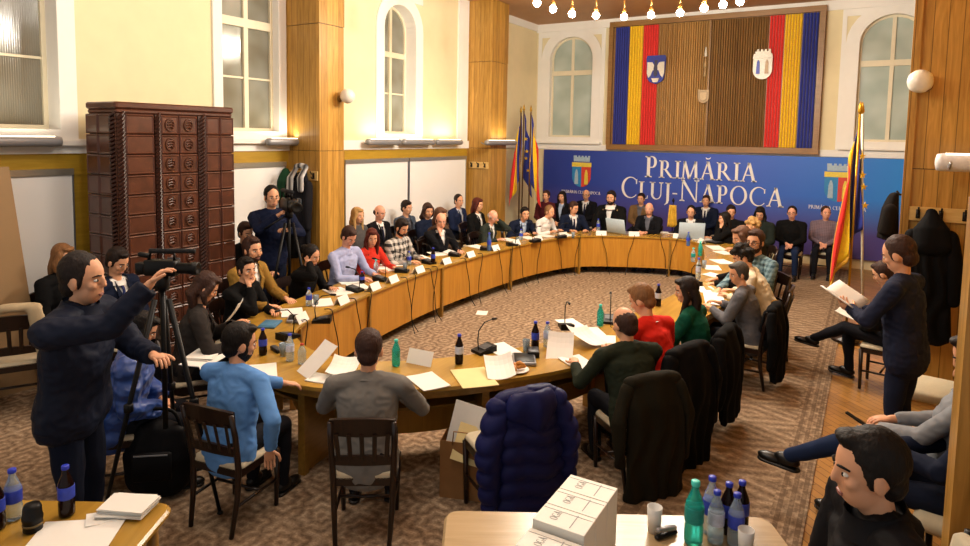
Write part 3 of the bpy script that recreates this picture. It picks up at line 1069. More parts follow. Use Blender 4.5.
# ---------------------------------------------------------------- ring chandelier
chz = 4.45
bp = bulb_pts
cc = sum(bp, Vector()) / len(bp)
ch = empty('ring_chandelier', (cc.x, cc.y, ZC), 0, 'ring chandelier of bare glowing globe bulbs hung from the brown ceiling', 'chandelier')
M_bulb = mat('lit_bulb', '#fff2d8', .4, var=0, emit=380)
M_brass = mat('brass', '#7a5a2a', .3, .8)
path = catmull([p + Vector((0, 0, .30)) for p in bp], 4)
rg = MB().tube([p - ch.location for p in path], .018, 8); rg.build('ring', M_brass, ch, True)
for k in (1, 4, 7):
    p = bp[k]
    MB().tube([(p - ch.location) + Vector((0, 0, .3)), (p - ch.location) * 1.0 + Vector((0, 0, ZC - chz))], .008, 6).build('hanging_rod', M_brass, ch, True)
for p in bp:
    q = p - ch.location
    st = MB().tube([q + Vector((0, 0, .3)), q + Vector((0, 0, .08))], .012, 6).build('stem', M_brass, ch, True)
    MB().ell(q, .052, n=12, m=8).build('bulb', M_bulb, ch, True)
    MB().lathe([(.012, .055), (.034, .05), (.03, .10), (.012, .13)], q, 10).build('socket', M_brass, ch, True)

# ---------------------------------------------------------------- flags
def flag(base, top, w, h, drop, mats, label, name='standing_flag', pole_m=None, fringe=None, group=None, turn=0.0, npl=3.0, pleat=.05, star=False, spread=.30, cut=None):
    """hanging flag on a pole: stripes run parallel to the pole, the free edge sinks by drop"""
    base, top = Vector(base), Vector(top)
    r = empty(name, base, turn, label, 'flag', group)
    ax = (top - base)
    ax.rotate(Matrix.Rotation(-turn, 3, 'Z'))
    MB().tube([(0, 0, 0.02), ax], .016, 8).build('pole', pole_m or M_brass, r, True)
    MB().lathe([(.012, 0), (.03, .03), (.022, .09), (.004, .16)], ax, 8).build('finial', mat('gilt', '#b8902f', .3, .7), r, True)
    MB().lathe([(.17, 0), (.17, .03), (.05, .05), (.03, .16)], (0, 0, .012), 16).build('stand', M_dark, r, True)
    def fn(u, v):
        z = ax.z - .06 - v * h - u * drop * (1 - .25 * v)
        x = .015 + u * spread * (.62 + .38 * v) + .02 * math.sin(u * 9 + v * 4)
        y = pleat * math.sin(u * math.pi * 2 * npl) * (.45 + .55 * v) + .03 * math.sin(u * 5 + v * 3)
        f = z / ax.z
        return Vector((ax.x * f + x, ax.y * f + y, z))
    n = len(mats)
    for i, m in enumerate(mats):
        a, b = i / n, (i + 1) / n
        MB().grid(lambda u, v: fn(a + (b - a) * u, v), 12, 16, thick=.006).build('stripe' if n > 1 else 'cloth', m, r, True)
    if fringe:
        f = MB()
        f.grid(lambda u, v: fn(1.0, u) + Vector((.05 * v, -.005, -.03 * v)), 20, 2, thick=.012)
        f.grid(lambda u, v: fn(u, 1.0) + Vector((0, -.005, -.07 * v)), 20, 2, thick=.012)
        f.build('fringe', fringe, r, True)
    if star:
        sp = []
        for k in range(10):
            rr = .05 if k % 2 == 0 else .02
            sp.append((rr * math.sin(k * math.pi / 5), rr * math.cos(k * math.pi / 5)))
        for k in range(4):
            p = fn(.35 + .1 * (k % 2), .25 + .16 * k)
            MB().prism(sp, p + Vector((0, -.07, 0)), (1, 0, 0), (0, 0, 1), (0, -.008, 0)).build('star', M_fy, r)
    return r
tri = [M_fb, M_fy, M_fr]
gl = 'flags standing in the back left corner'
M_eu = mat('flag_eu_blue', '#20308f', .7, sheen=.2)
TU = math.atan2(.5236, .8518)
def put_flag(px, py, Y, sx, mats, label, group, dx=0.0, h=1.5, drop=.85, spread=.26, **k):
    p = at_y(px, py, Y)
    return flag((p.x + dx, Y, .012), p, .9, h, drop, mats, label, group=group, spread=spread * sx, turn=TU, npl=2.0, pleat=.035, **k)
put_flag(521, 113, 13.45, -1, tri, 'red, yellow and blue flag on a pole nearest the second pine pillar', gl)
put_flag(524, 111, 13.85, 1, [M_eu], 'plain dark blue flag between the two tricolour flags in the corner', gl, drop=.7, spread=.22, star=True)
put_flag(531, 112, 13.30, 1, tri, 'red, yellow and blue flag in the corner, touching the edge of the blue banner', gl, spread=.26)
M_fringe = mat('gold_fringe', '#c9992e', .6, bump=.4, scale=60)
M_pole_w = mat('pale_pole', '#cfc9b4', .4)
put_flag(860, 114, 9.6, -1, tri, 'red, yellow and blue flag with gold fringe hanging by the right pier', 'flags by the right pier', fringe=M_fringe, spread=.26, h=1.5, drop=.85, pole_m=mat('gilt', '#b8902f', .3, .7))
put_flag(862, 114, 9.95, -1, [M_eu], 'dark blue flag on a pale pole behind the fringed flag', 'flags by the right pier', dx=.17, h=1.3, drop=.5, spread=.15, star=True, pole_m=M_pole_w)

# ---------------------------------------------------------------- right piers (near faces) and their fittings
pillar('trim_33', 0.335, XR, 7.8, 9.2)
pillar('trim_34', 0.42, XR, 3.72, 3.98)
MB_p = MB().box((.335 - .03, 7.78, ZC / 2), (.07, .05, ZC)); trim(MB_p, M_pine)
M_pale = wood('pale_board', '#c7a05a', '#d8b876', 'X', 0, .45)
M_hook = mat('dark_iron', '#15120f', .5, .5)
def coat_rack(c, length, n, rz, label):
    r = empty('coat_rack', c, rz, label, 'coat rack')
    MB().rbox((0, -.012, 0), (length, .024, .14), .01).build('board', M_pale, r)
    for k in range(n):
        x = length * ((k + .5) / n - .5)
        h = MB()
        h.tube([(x, -.02, .03), (x, -.07, .03), (x, -.095, .07)], .009, 6)
        h.tube([(x, -.02, -.02), (x, -.06, -.035), (x, -.08, -.01)], .009, 6)
        h.box((x, -.027, 0), (.035, .008, .09))
        h.build('hook', M_hook, r, True)
    return r
cr_r = at_y(941, 212, 7.78)
coat_rack((cr_r.x, 7.785, cr_r.z - .03), .56, 3, 0, 'pale wooden coat rack with iron hooks on the right pier')
cl = at_y(482, 160, 12.02)
coat_rack((-7.28, 12.02, 1.98), .50, 3, 0, 'empty pale wooden coat rack on the second pine pillar')
c1 = at_y(304, 180, 6.9)
coat_rack((-7.24, 6.905, 1.98), .6, 4, 0, 'pale wooden coat rack on the first pine pillar, full of coats')
tube_lamp((1.10, 7.45, 2.43), 1.2, 'X', 'pale tube uplight on the right pier above the black coat', mat('pale_tube', '#cfccca', .5)).scale = (1.5, 1, 1.5)
globe((.42, 7.77, 3.20), (-.5, -1), 'white opal globe lamp on the right pine pier')
# ================================================================ OVAL TABLE
TZ = 0.75
inner_ctl = [(-4.62, 4.35), (-4.78, 5.05), (-4.95, 5.9), (-5.10, 7.0), (-5.14, 7.9), (-5.12, 9.1), (-5.04, 10.2), (-4.74, 11.3), (-4.18, 11.8), (-3.17, 12.25), (-2.66, 12.05), (-2.38, 11.4),
             (-2.12, 10.2), (-1.98, 9.2), (-1.92, 8.3), (-2.0, 7.2), (-2.21, 5.96), (-2.45, 5.2), (-2.87, 4.5), (-3.30, 4.05), (-3.75, 3.88), (-4.25, 4.0)]
inner = catmull([(a, b, 0) for a, b in inner_ctl], 5, True)
NI = len(inner)
area2 = sum(inner[i].x * inner[(i + 1) % NI].y - inner[(i + 1) % NI].x * inner[i].y for i in range(NI))
def offset(path, d):
    out = []
    n = len(path)
    for i in range(n):
        t = (path[(i + 2) % n] - path[i - 2]).normalized()
        nrm = Vector((t.y, -t.x, 0)) * (1 if area2 > 0 else -1)
        out.append(path[i] + nrm * d)
    return out
TW = 0.62
outer = offset(inner, TW)
tb = empty('conference_table', (-3.5, 8.0, .012), 0, 'large oval ring-shaped oak conference table with panelled inner side', 'table')
org = tb.location.copy()
def ring_slab(p_in, p_out, z0, z1, name, m, parent, idx=None):
    n = len(p_in)
    mb = MB()
    vs = [Vector((p.x, p.y, z)) - org for z in (z0, z1) for p in p_in] + [Vector((p.x, p.y, z)) - org for z in (z0, z1) for p in p_out]
    fs = []
    rng = range(n) if idx is None else range(idx[0], idx[1])
    for k in rng:
        j = (k + 1) % n
        fs += [(n + k, n + j, 3 * n + j, 3 * n + k), (k, 2 * n + k, 2 * n + j, j), (k, j, n + j, n + k), (2 * n + k, 3 * n + k, 3 * n + j, 2 * n + j)]
    used = sorted({i for f in fs for i in f})
    back = {i: k for k, i in enumerate(used)}
    if idx is not None:   # close the two ends
        a, b = idx[0], idx[1] % n
        fs += [(a, n + a, 3 * n + a, 2 * n + a), (b, 2 * n + b, 3 * n + b, n + b)]
    mb.add([vs[i] for i in used], [tuple(back[i] for i in f) for f in fs])
    return mb
M_top = wood('table_top_oak', '#96722a', '#aa8436', 'Y', 0, .22, scale=.5, spec=.5)
M_edge = wood('table_edge_oak', '#7c5a1c', '#90692a', 'Y', 0, .35)
ring_slab(inner, outer, TZ - .028, TZ, 'tabletop', M_top, tb).build('tabletop', M_top, tb)
e_out = offset(inner, TW - .03); e_in = offset(inner, .03)
ring_slab(offset(inner, TW - .05), offset(inner, TW - .02), TZ - .085, TZ - .03, 'apron', M_edge, tb).build('apron', M_edge, tb)
ring_slab(offset(inner, .12), offset(inner, TW - .22), .50, .52, 'shelf', M_edge, tb).build('under_shelf', M_edge, tb)
# inner front panels with seams and posts
pan_in, pan_out = offset(inner, .025), offset(inner, .045)
per = 5
segs = list(range(0, NI, 9)) + [NI]
for a, b in zip(segs[:-1], segs[1:]):
    ring_slab(pan_in, pan_out, .15, TZ - .03, 'front_panel', M_oak_z, tb, (a, b)).build('front_panel', M_oak_z, tb)
    t = (inner[(a + 1) % NI] - inner[a - 1]).normalized()
    rz = Matrix.Rotation(math.atan2(t.y, t.x), 3, 'Z')
    p = pan_in[a % NI]
    MB().box(Vector((p.x, p.y, .367)) - org, (.035, .07, .708), rz).build('panel_post', M_edge, tb)
    q = offset(inner, TW - .10)[a % NI]
    MB().box(Vector((q.x, q.y, .367)) - org, (.06, .05, .708), rz).build('leg', M_edge, tb)
    m_ = offset(inner, TW / 2)[a % NI]
    MB().box(Vector((m_.x, m_.y, .367)) - org, (.025, TW - .24, .69), rz).build('divider', M_edge, tb)
centre = offset(inner, TW / 2)

def table_dir(p):
    """direction from p towards the nearest point of the table's middle line"""
    q = min(centre, key=lambda c: (c.x - p.x) ** 2 + (c.y - p.y) ** 2)
    return Vector((q.x - p.x, q.y - p.y, 0))

# ================================================================ CHAIRS
M_chair = wood('chair_wood', '#150b07', '#251209', 'Z', 0, .3)
M_seat = mat('beige_seat_cloth', '#b8ad94', .85, var=.05, scale=60)
def make_chair(name, seat_m=M_seat, slats=5):
    r = empty(name, (0, 0, 0))
    # front legs +Y, back -Y
    for s in (-1, 1):
        MB().tube([(s * .19, .19, 0), (s * .20, .195, .43)], [.016, .021], 8).build('leg', M_chair, r, True)
        MB().tube([(s * .175, -.25, 0), (s * .19, -.205, .25), (s * .195, -.195, .45), (s * .205, -.232, .70), (s * .205, -.272, .86)], [.016, .02, .022, .02, .017], 8).build('rear_post', M_chair, r, True)
    fr = MB()
    fr.box((0, .19, .425), (.40, .03, .055)); fr.box((0, -.19, .425), (.38, .03, .055))
    for s in (-1, 1): fr.box((s * .195, 0, .425), (.03, .38, .055))
    fr.build('seat_frame', M_chair, r)
    MB().rbox((0, .005, .455), (.42, .42, .05), .05).build('seat', seat_m, r, True)
    for s in (-1, 1):
        MB().tube([(s * .195, .19, .2), (s * .188, -.21, .2)], .011, 6).build('stretcher', M_chair, r, True)
    MB().tube([(-.19, .02, .2), (.19, .02, .2)], .011, 6).build('stretcher', M_chair, r, True)
    def arcbar(z0, z1, y, bow, th):
        return MB().grid(lambda u, v: Vector(((u - .5) * .43, y - bow * (1 - (2 * u - 1) ** 2) - .10 * (z0 + (z1 - z0) * v - z0), z0 + (z1 - z0) * v + (.02 * (1 - (2 * u - 1) ** 2) if v == 1 else 0))), 10, 1, thick=th)
    arcbar(.765, .87, -.252, .03, .024).build('top_rail', M_chair, r)
    arcbar(.55, .60, -.215, .02, .02).build('lower_rail', M_chair, r)
    for k in range(slats):
        x = (k - (slats - 1) / 2) * .31 / (slats - 1)
        bow = 1 - (2 * (x / .43)) ** 2
        MB().tube([(x, -.218 - .02 * bow, .58), (x * 1.03, -.240 - .026 * bow, .69), (x * 1.08, -.262 - .03 * bow, .785)], [(.015, .006)] * 3, 6, flat=(1, 0, 0)).build('slat', M_chair, r)
    return r
chair0 = make_chair('dining_chair')
chair_used = [False]
def put_chair(x, y, rz, label, group='dark slatted chairs round the table', z=.012):
    if not chair_used[0]:
        chair_used[0] = True
        o = chair0
    else:
        o = copy_tree(chair0)
    place(o, (x, y, z), rz, label, group)
    o['category'] = 'chair'
    return o
# ================================================================ PEOPLE
def skin_mat(tone):
    return mat('skin_' + tone, {'fair': '#d09a78', 'mid': '#b87f5c', 'tan': '#a06c4a', 'pink': '#d49a80'}[tone], .5, var=.05, scale=25, spec=.35)
M_eyew = mat('eye_white', '#d8d2c8', .3, var=0); M_eyed = mat('eye_dark', '#1c120c', .2, var=0)
M_lip = mat('lip_tone', '#8f5a50', .45, var=.03)
HAIR = {'black': '#120d0b', 'dark': '#1d1411', 'brown': '#35211a', 'mid': '#54392a', 'grey': '#47423d', 'silver': '#9b958c', 'blond': '#a98552', 'red': '#4b1c14', 'light': '#7a5636'}
def hair_mat(c):
    return mat('hair_' + c, HAIR[c], .62, var=.25, scale=30, bump=.5, spec=.22, stretch=(3, 3, .6))
def cloth(name, col, **k):
    k.setdefault('rough', .85); k.setdefault('var', .09); k.setdefault('scale', 11); k.setdefault('bump', .5); k.setdefault('spec', .12); k.setdefault('sheen', 0.0)
    return mat('cloth_' + name, col, **k)
def pattern_cloth(name, c1, c2, kind, size):
    key = 'pattern_' + name
    if key in MATS: return MATS[key]
    m, nt, b = nt_of(key)
    n, L = nt.nodes, nt.links
    tc = n.new('ShaderNodeTexCoord')
    if kind == 'plaid':
        w = []
        for ax in ('X', 'Z'):
            wv = n.new('ShaderNodeTexWave'); wv.bands_direction = ax; wv.inputs['Scale'].default_value = .314 / size; wv.wave_profile = 'SIN'
            L.new(tc.outputs['Object'], wv.inputs['Vector'])
            st = n.new('ShaderNodeMath'); st.operation = 'GREATER_THAN'; st.inputs[1].default_value = .5
            L.new(wv.outputs['Fac'], st.inputs[0]); w.append(st.outputs[0])
        ad = n.new('ShaderNodeMath'); ad.operation = 'ADD'; L.new(w[0], ad.inputs[0]); L.new(w[1], ad.inputs[1])
        hf = n.new('ShaderNodeMath'); hf.operation = 'MULTIPLY'; hf.inputs[1].default_value = .5; L.new(ad.outputs[0], hf.inputs[0])
        fac = hf.outputs[0]
    else:
        wv = n.new('ShaderNodeTexWave'); wv.bands_direction = 'X' if kind == 'stripe' else 'Z'; wv.inputs['Scale'].default_value = .314 / size
        wv.inputs['Distortion'].default_value = .3
        L.new(tc.outputs['Object'], wv.inputs['Vector'])
        fac = wv.outputs['Fac']
    mx = n.new('ShaderNodeMix'); mx.data_type = 'RGBA'
    L.new(fac, mx.inputs[0]); mx.inputs[6].default_value = (*hexc(c1), 1); mx.inputs[7].default_value = (*hexc(c2), 1)
    L.new(mx.outputs[2], b.inputs['Base Color'])
    b.inputs['Roughness'].default_value = .85
    MATS[key] = m
    return m
def puffer_mat(name, col):
    key = 'puffer_' + name
    if key in MATS: return MATS[key]
    m, nt, b = nt_of(key)
    n, L = nt.nodes, nt.links
    tc = n.new('ShaderNodeTexCoord')
    wv = n.new('ShaderNodeTexWave'); wv.bands_direction = 'Z'; wv.inputs['Scale'].default_value = 2.4; wv.inputs['Distortion'].default_value = 1.2; wv.inputs['Detail'].default_value = 2
    L.new(tc.outputs['Object'], wv.inputs['Vector'])
    bp = n.new('ShaderNodeBump'); bp.inputs['Strength'].default_value = .7; bp.inputs['Distance'].default_value = .03
    L.new(wv.outputs['Fac'], bp.inputs['Height']); L.new(bp.outputs[0], b.inputs['Normal'])
    b.inputs['Base Color'].default_value = (*hexc(col), 1); b.inputs['Roughness'].default_value = .42; b.inputs['Sheen Weight'].default_value = .1
    MATS[key] = m
    return m
M_shoe = mat('black_leather_shoe', '#0d0b0a', .35, var=.1)

GL, GW, GB, GR = 'people along the left side of the oval table', 'people seated along the left wall', 'people seated along the banner', 'people along the right side of the oval table'
TABLE_GROUPS = (GL, GR)
def table_dist(p):
    """signed distance of p from the inner edge of the table ring, negative inside"""
    ins = False
    for i in range(NI):
        a, b = inner[i], inner[(i + 1) % NI]
        if (a.y > p.y) != (b.y > p.y) and p.x < (b.x - a.x) * (p.y - a.y) / (b.y - a.y) + a.x:
            ins = not ins
    d = min(math.hypot(q.x - p.x, q.y - p.y) for q in inner)
    return -d if ins else d

def ik(S, T, l1, l2, hint):
    d = T - S
    L = d.length
    mx = (l1 + l2) * .995
    if L > mx:
        T = S + d * (mx / L); d = T - S; L = mx
    a = max(-1, min(1, (l1 * l1 + L * L - l2 * l2) / (2 * l1 * L)))
    u = d.normalized()
    h = Vector(hint) - u * Vector(hint).dot(u)
    h = h.normalized() if h.length > 1e-6 else Vector((0, 0, -1))
    ang = math.acos(a)
    return S + u * (l1 * math.cos(ang)) + h * (l1 * math.sin(ang)), T

def hand_shape(mb_palm, mb_f, W, d, palm_n, curl=35, side=1, spread=1.0):
    """palm into mb_palm (fused with the arm), five separate bent fingers into mb_f"""
    d = d.normalized()
    pn = (palm_n - d * palm_n.dot(d)).normalized()
    s = d.cross(pn).normalized() * side
    rot = Matrix((s, d, pn)).transposed()
    mb_palm.ell(W + d * .05, (.040, .058, .017), rot, 12, 8)
    for i, (ln, off) in enumerate(((.066, -.029), (.078, -.010), (.073, .009), (.056, .027))):
        b = W + d * (.085 - abs(off) * .25) + s * off
        dirv = (d + s * (off * 2.2 * spread)).normalized()
        pts, c = [b - dirv * .02, b], 0
        for k in range(3):
            c += R_(curl) * (.6, .8, .6)[k]
            seg = ln * (.44, .32, .24)[k]
            pts.append(pts[-1] + (dirv * math.cos(c) + pn * math.sin(c)) * seg)
        mb_f.tube(pts, [.0085, .009, .0085, .0075, .0055], 7)
    tb_ = W + d * .028 - s * .030
    t1 = tb_ + (d * .55 - s * .75 + pn * .25).normalized() * .036
    t2 = t1 + (d * .9 - s * .3 + pn * .3).normalized() * .032
    t3 = t2 + (d * .95 + pn * .3).normalized() * .022
    mb_f.tube([tb_ + s * .015, tb_, t1, t2, t3], [.012, .0125, .0105, .009, .006], 7)

SEAT = dict(knees=((-.12, .43, .52), (.12, .43, .52)), ankles=((-.13, .38, .09), (.13, .40, .09)))
STAND = dict(knees=((-.10, .03, .50), (.10, .03, .50)), ankles=((-.11, -.02, .09), (.11, .0, .09)))

root_chair = {}
def person(label, px, py, face=None, pose='sit', lean=8, scale=1.0, yaw=0, pitch=8, tilt=0, neck=8, skin='fair', hair='dark', style='short', lod=2,
           top='jacket', top_m=None, shirt_m=None, tie_m=None, legs_m=None, L=None, R=None, eL=(-.6, -.2, -.8), eR=(.6, -.2, -.8), curl=35, palmL=(0, 0, -1), palmR=(0, 0, -1),
           girl=False, glasses=False, beard=False, group=None, seat=0.0, legs=None, wide=1.0, at_xy=None, hood=None, hem=-.10, collar=None, shoe_m=None, face_off=0, extra_z=0.0, chair=True, chair_label=None, handL=True, handR=True, headsize=1.05, D=None):
    wide *= 1.07
    g = .93 if girl else 1.0
    hz = (.545 + seat) if pose == 'sit' else .93
    lr = R_(lean)
    s = Vector((0, math.sin(lr), math.cos(lr))); f = Vector((0, math.cos(lr), -math.sin(lr))); X = Vector((1, 0, 0))
    H0 = Vector((0, 0, hz))
    T = lambda t, x=0, y=0: H0 + s * t + X * x + f * y
    nl = R_(lean * .8 + neck)
    nd = Vector((0, math.sin(nl), math.cos(nl)))
    Hc = T(.50) + nd * .185
    Hm = Matrix.Rotation(R_(yaw), 3, 'Z') @ Matrix.Rotation(R_(-pitch), 3, 'X') @ Matrix.Rotation(R_(tilt), 3, 'Y')
    h = lambda x, y, z: Hc + Hm @ (Vector((x, y, z)) * headsize)
    # place the figure so that the head is where the photo shows it
    if at_xy is None:
        if D is not None or (group in TABLE_GROUPS and D is None):
            want = (TW + .20 - .35 * math.sin(lr)) if D is None else D
            best = min((abs(table_dist(at(px, py, z_ / 100)) - want) + .35 * abs(z_ / 100 / Hc.z - scale), z_ / 100) for z_ in range(95, 150))
            scale = max(.96, min(1.12, best[1] / Hc.z))
        hp = at(px, py, Hc.z * scale + .012 + extra_z)
        if face is None:
            td = table_dir(hp)
            face = math.degrees(math.atan2(-td.x, td.y))
        face += face_off
        rot = Matrix.Rotation(R_(face), 3, 'Z')
        base = hp - (rot @ Vector((Hc.x, Hc.y, 0))) * scale
        loc = Vector((base.x, base.y, .012 + extra_z))
    else:
        loc = Vector((at_xy[0], at_xy[1], .012 + extra_z))
    sk, hm = skin_mat(skin), hair_mat(hair)
    vox = (.0085, .011, .014)[lod]
    # ---- joints
    sw = .188 * g * wide
    SL, SR = T(.455, -sw, -.01), T(.455, sw, -.01)
    if L is None: L = (-.16, .40, .755) if pose == 'sit' else (-.25, .05, .80)
    if R is None: R = (.16, .40, .755) if pose == 'sit' else (.25, .05, .80)
    res = {}
    on_table = pose == 'sit' and group in TABLE_GROUPS
    def tgt(v):
        if not isinstance(v, str) and on_table and .70 < v[2] < .785:
            return Vector((v[0], v[1], (TZ + .022) / scale))
        if isinstance(v, str):
            return {'chinL': h(-.03, .085, -.150), 'chinR': h(.03, .085, -.150), 'templeL': h(-.10, .05, -.05), 'templeR': h(.10, .05, -.05), 'lapL': Vector((-.10, .28, hz + .08)), 'lapR': Vector((.10, .28, hz + .08)),
                    'midL': Vector((-.05, .27, hz + .10)), 'midR': Vector((.05, .27, hz + .12))}[v]
        return Vector(v)
    EL, WL = ik(SL, tgt(L), .29, .255, eL)
    ER, WR = ik(SR, tgt(R), .29, .255, eR)
    lg = dict(SEAT if pose == 'sit' else STAND)
    if legs: lg.update(legs)
    kn = [Vector(v) + Vector((0, 0, seat if pose == 'sit' else 0)) for v in lg['knees']]; an = [Vector(v) for v in lg['ankles']]
    hj = [Vector((-.088, 0, hz - .01)), Vector((.088, 0, hz - .01))]
    # ---- body
    body = MB()
    body.capsule([T(0), T(.2), T(.42)], [(.12, .085), (.11, .08), (.12, .075)], 12, flat=X)
    body.capsule([T(.43), T(.52, 0, .0), Hc + Hm @ Vector((0, -.015, -.05))], [.062 * g, .054 * g, .052 * g], 12)
    for A, E_, W_ in ((SL, EL, WL), (SR, ER, WR)):
        body.capsule([A, E_, W_ + (W_ - E_).normalized() * .02], [.042, .034, .024], 10)
    for a, k, b in zip(hj, kn, an):
        body.capsule([a, k, b], [.06, .045, .032], 10)
    hs = headsize
    body.ell(h(0, -.012, .02), (.075 * hs, .095 * hs, .100 * hs), Hm, 18, 12)
    body.ell(h(0, .018, -.052), (.057 * hs * (.94 if girl else 1.03), .063 * hs, .066 * hs), Hm, 16, 10)
    body.ell(h(0, .05, .022), (.055 * hs, .032 * hs, .016 * hs), Hm, 12, 8)
    for sx in (-1, 1):
        body.ell(h(sx * .040, .056, -.022), (.022 * hs, .022 * hs, .02 * hs), Hm, 8, 6)
        body.ell(h(sx * .077, -.008, -.012), (.011 * hs, .022 * hs, .033 * hs), Hm @ Matrix.Rotation(R_(sx * -14), 3, 'Z'), 10, 8)
    body.capsule([h(0, .082, .012), h(0, .091, -.024)], [.009 * hs, .0125 * hs], 8)
    fing = MB()
    for A, E_, W_, pn, sd, ok in ((SL, EL, WL, palmL, -1, handL), (SR, ER, WR, palmR, 1, handR)):
        if ok: hand_shape(body, fing, W_ + (W_ - E_).normalized() * .015, W_ - E_, Vector(pn), curl, sd)
    bm_ = remesh(body, vox, 2 if lod < 2 else 1)
    bm_.mi = [0] * len(bm_.f)
    bm_.add(fing.v, fing.f, 0)
    for sx in (-1, 1):
        bm_.ell(h(sx * .031, .069, .003), (.0135 * hs, .010 * hs, .0075 * hs), Hm, 10, 7, mi=1)
        bm_.ell(h(sx * .031, .0765, .003), (.006 * hs, .004 * hs, .0068 * hs), Hm, 8, 6, mi=2)
        bm_.tube([h(sx * .05, .062, .021), h(sx * .032, .080, .027), h(sx * .013, .084, .023)], [.003, .0048, .004], 6, mi=4)
    bm_.ell(h(0, .0765, -.064), (.022 * hs, .008 * hs, .0045 * hs), Hm, 10, 6, mi=3)
    bm_.ell(h(0, .0755, -.071), (.018 * hs, .008 * hs, .005 * hs), Hm, 10, 6, mi=3)
    root = bm_.build('person', [sk, M_eyew, M_eyed, M_lip, hm], None, True)
    root.location = loc
    root.rotation_euler = (0, 0, R_(face))
    root.scale = (scale,) * 3
    tag(root, label, 'person', group)
    # ---- hair
    hb = MB()
    if style in ('short', 'long', 'bob', 'bun', 'curly', 'crew'):
        k = 1.0 if style != 'crew' else .975
        hb.ell(h(0, -.028, .038), (.0845 * k * hs, .098 * k * hs, .099 * k * hs), Hm, 18, 12)
        hb.ell(h(0, -.055, -.03), (.066 * hs, .058 * hs, .062 * hs), Hm, 14, 10)
        for sx in (-1, 1):
            hb.ell(h(sx * .0705, .010, .004), (.012 * hs, .018 * hs, .040 * hs), Hm, 10, 8)
        if style == 'short':
            hb.ell(h(.01, .038, .100), (.052 * hs, .042 * hs, .024 * hs), Hm, 12, 8)
    if style in ('long', 'bob'):
        end = -.33 if style == 'long' else -.15
        hb.capsule([h(0, -.045, .03), h(0, -.07, -.09), Hc + Vector((0, -.10, end))], [(.085, .065), (.098, .055), (.075 if style == 'long' else .09, .035)], 14, flat=Hm @ X)
        for sx in (-1, 1):
            hb.capsule([h(sx * .068, .025, .05), h(sx * .085, .005, -.05), Hc + Vector((sx * .085, .01 if style == 'long' else -.01, end * .75))], [.026, .034, .022], 10)
        hb.ell(h(0, .04, .095), (.06, .05, .025), Hm, 12, 8)
    if style == 'bun':
        hb.ell(h(0, -.13, .05), (.045, .04, .045), Hm, 12, 8)
    if style == 'curly':
        rr = random.Random(3)
        for k in range(34):
            a, b = rr.uniform(0, 6.28), rr.uniform(-.5, 1.5)
            d = Vector((math.cos(a) * math.cos(b), math.sin(a) * math.cos(b), math.sin(b)))
            if d.y > .45 and d.z < .55: continue
            hb.ell(h(d.x * .095, -.02 + d.y * .10, .03 + d.z * .10), .034, n=8, m=6)
    if style == 'thinning':
        hb.ell(h(0, -.026, .012), (.083 * hs, .094 * hs, .086 * hs), Hm, 18, 12)
        hb.ell(h(0, -.055, -.03), (.066 * hs, .058 * hs, .062 * hs), Hm, 14, 10)
    if style == 'balding':
        hb.ell(h(0, -.034, -.004), (.0845 * hs, .086 * hs, .054 * hs), Hm, 18, 12)
        for sx in (-1, 1):
            hb.ell(h(sx * .071, .012, .008), (.012 * hs, .018 * hs, .034 * hs), Hm, 10, 8)
    if hb.v:
        hr = remesh(hb, max(vox, .010), 3)
        amp = .004 if style != 'curly' else .012
        hr.v = [p + Vector((noise.noise(p * 70), noise.noise(p * 55 + Vector((7, 1, 3))), noise.noise(p * 48 + Vector((2, 9, 4))))) * amp for p in hr.v]
        hr.build('hair', hm, root, True)
    if beard:
        be = MB()
        be.ell(h(0, .014, -.064), (.0605 * hs, .066 * hs, .060 * hs), Hm, 14, 10)
        for sx in (-1, 1):
            be.ell(h(sx * .066, .012, -.035), (.012 * hs, .022 * hs, .036 * hs), Hm, 10, 8)
        be.capsule([h(-.024, .074, -.054), h(0, .084, -.049), h(.024, .074, -.054)], [.006] * 3, 6)
        be.build('beard', hm, root, True)
    if glasses:
        gl_ = MB()
        for sx in (-1, 1):
            gl_.tube([h(sx * .032 + .022 * math.cos(t * math.pi / 6), .089, .0 + .017 * math.sin(t * math.pi / 6)) for t in range(13)], .0024, 5, caps=False)
            gl_.tube([h(sx * .054, .088, .004), h(sx * .077, .05, .006), h(sx * .084, -.01, .002)], .0024, 5)
        gl_.tube([h(-.010, .090, .002), h(0, .094, .004), h(.010, .090, .002)], .0024, 5)
        gl_.build('glasses', M_black, root, True)
    # ---- clothes
    cv = max(vox, .011)
    pad = {'jacket': .012, 'shirt': .004, 'sweater': .009, 'coat': .02, 'puffer': .032}[top]
    tm = top_m or cloth('black', '#0e0e11')
    tw = g * wide
    def torso_mb(p, low):
        q = MB()
        ch = .006 if girl else 0
        q.capsule([T(low), T(0), T(.14), T(.30, 0, .008), T(.40, 0, .0), T(.465, 0, -.01)], [((.172 + p) * tw, .125 + p), ((.172 + p) * tw, .125 + p), ((.152 + p) * tw, .118 + p), ((.166 + p) * tw, .126 + p + ch), ((.170 + p) * tw, .112 + p), ((.115 + p) * tw, .074 + p)], 20, flat=X)
        q.capsule([T(.455, -sw, -.01), T(.49, 0, -.005), T(.455, sw, -.01)], [.056 + p, .066 + p, .056 + p], 12)
        return q
    tq = torso_mb(pad, hem)
    for A, E_, W_ in ((SL, EL, WL), (SR, ER, WR)):
        dw = (W_ - E_).normalized()
        tq.capsule([A, A.lerp(E_, .5), E_], [.060 + pad, .053 + pad, .047 + pad], 12)
        tq.tube([E_ - dw * .01, E_.lerp(W_, .5), W_ - dw * .005], [.047 + pad, .043 + pad, .036 + pad], 12)
    tr = remesh(tq, cv, 3)
    # folds
    fa = {'jacket': .006, 'shirt': .007, 'sweater': .006, 'coat': .008, 'puffer': .010}[top]
    off = Vector((px * .13, py * .07, 1.7))
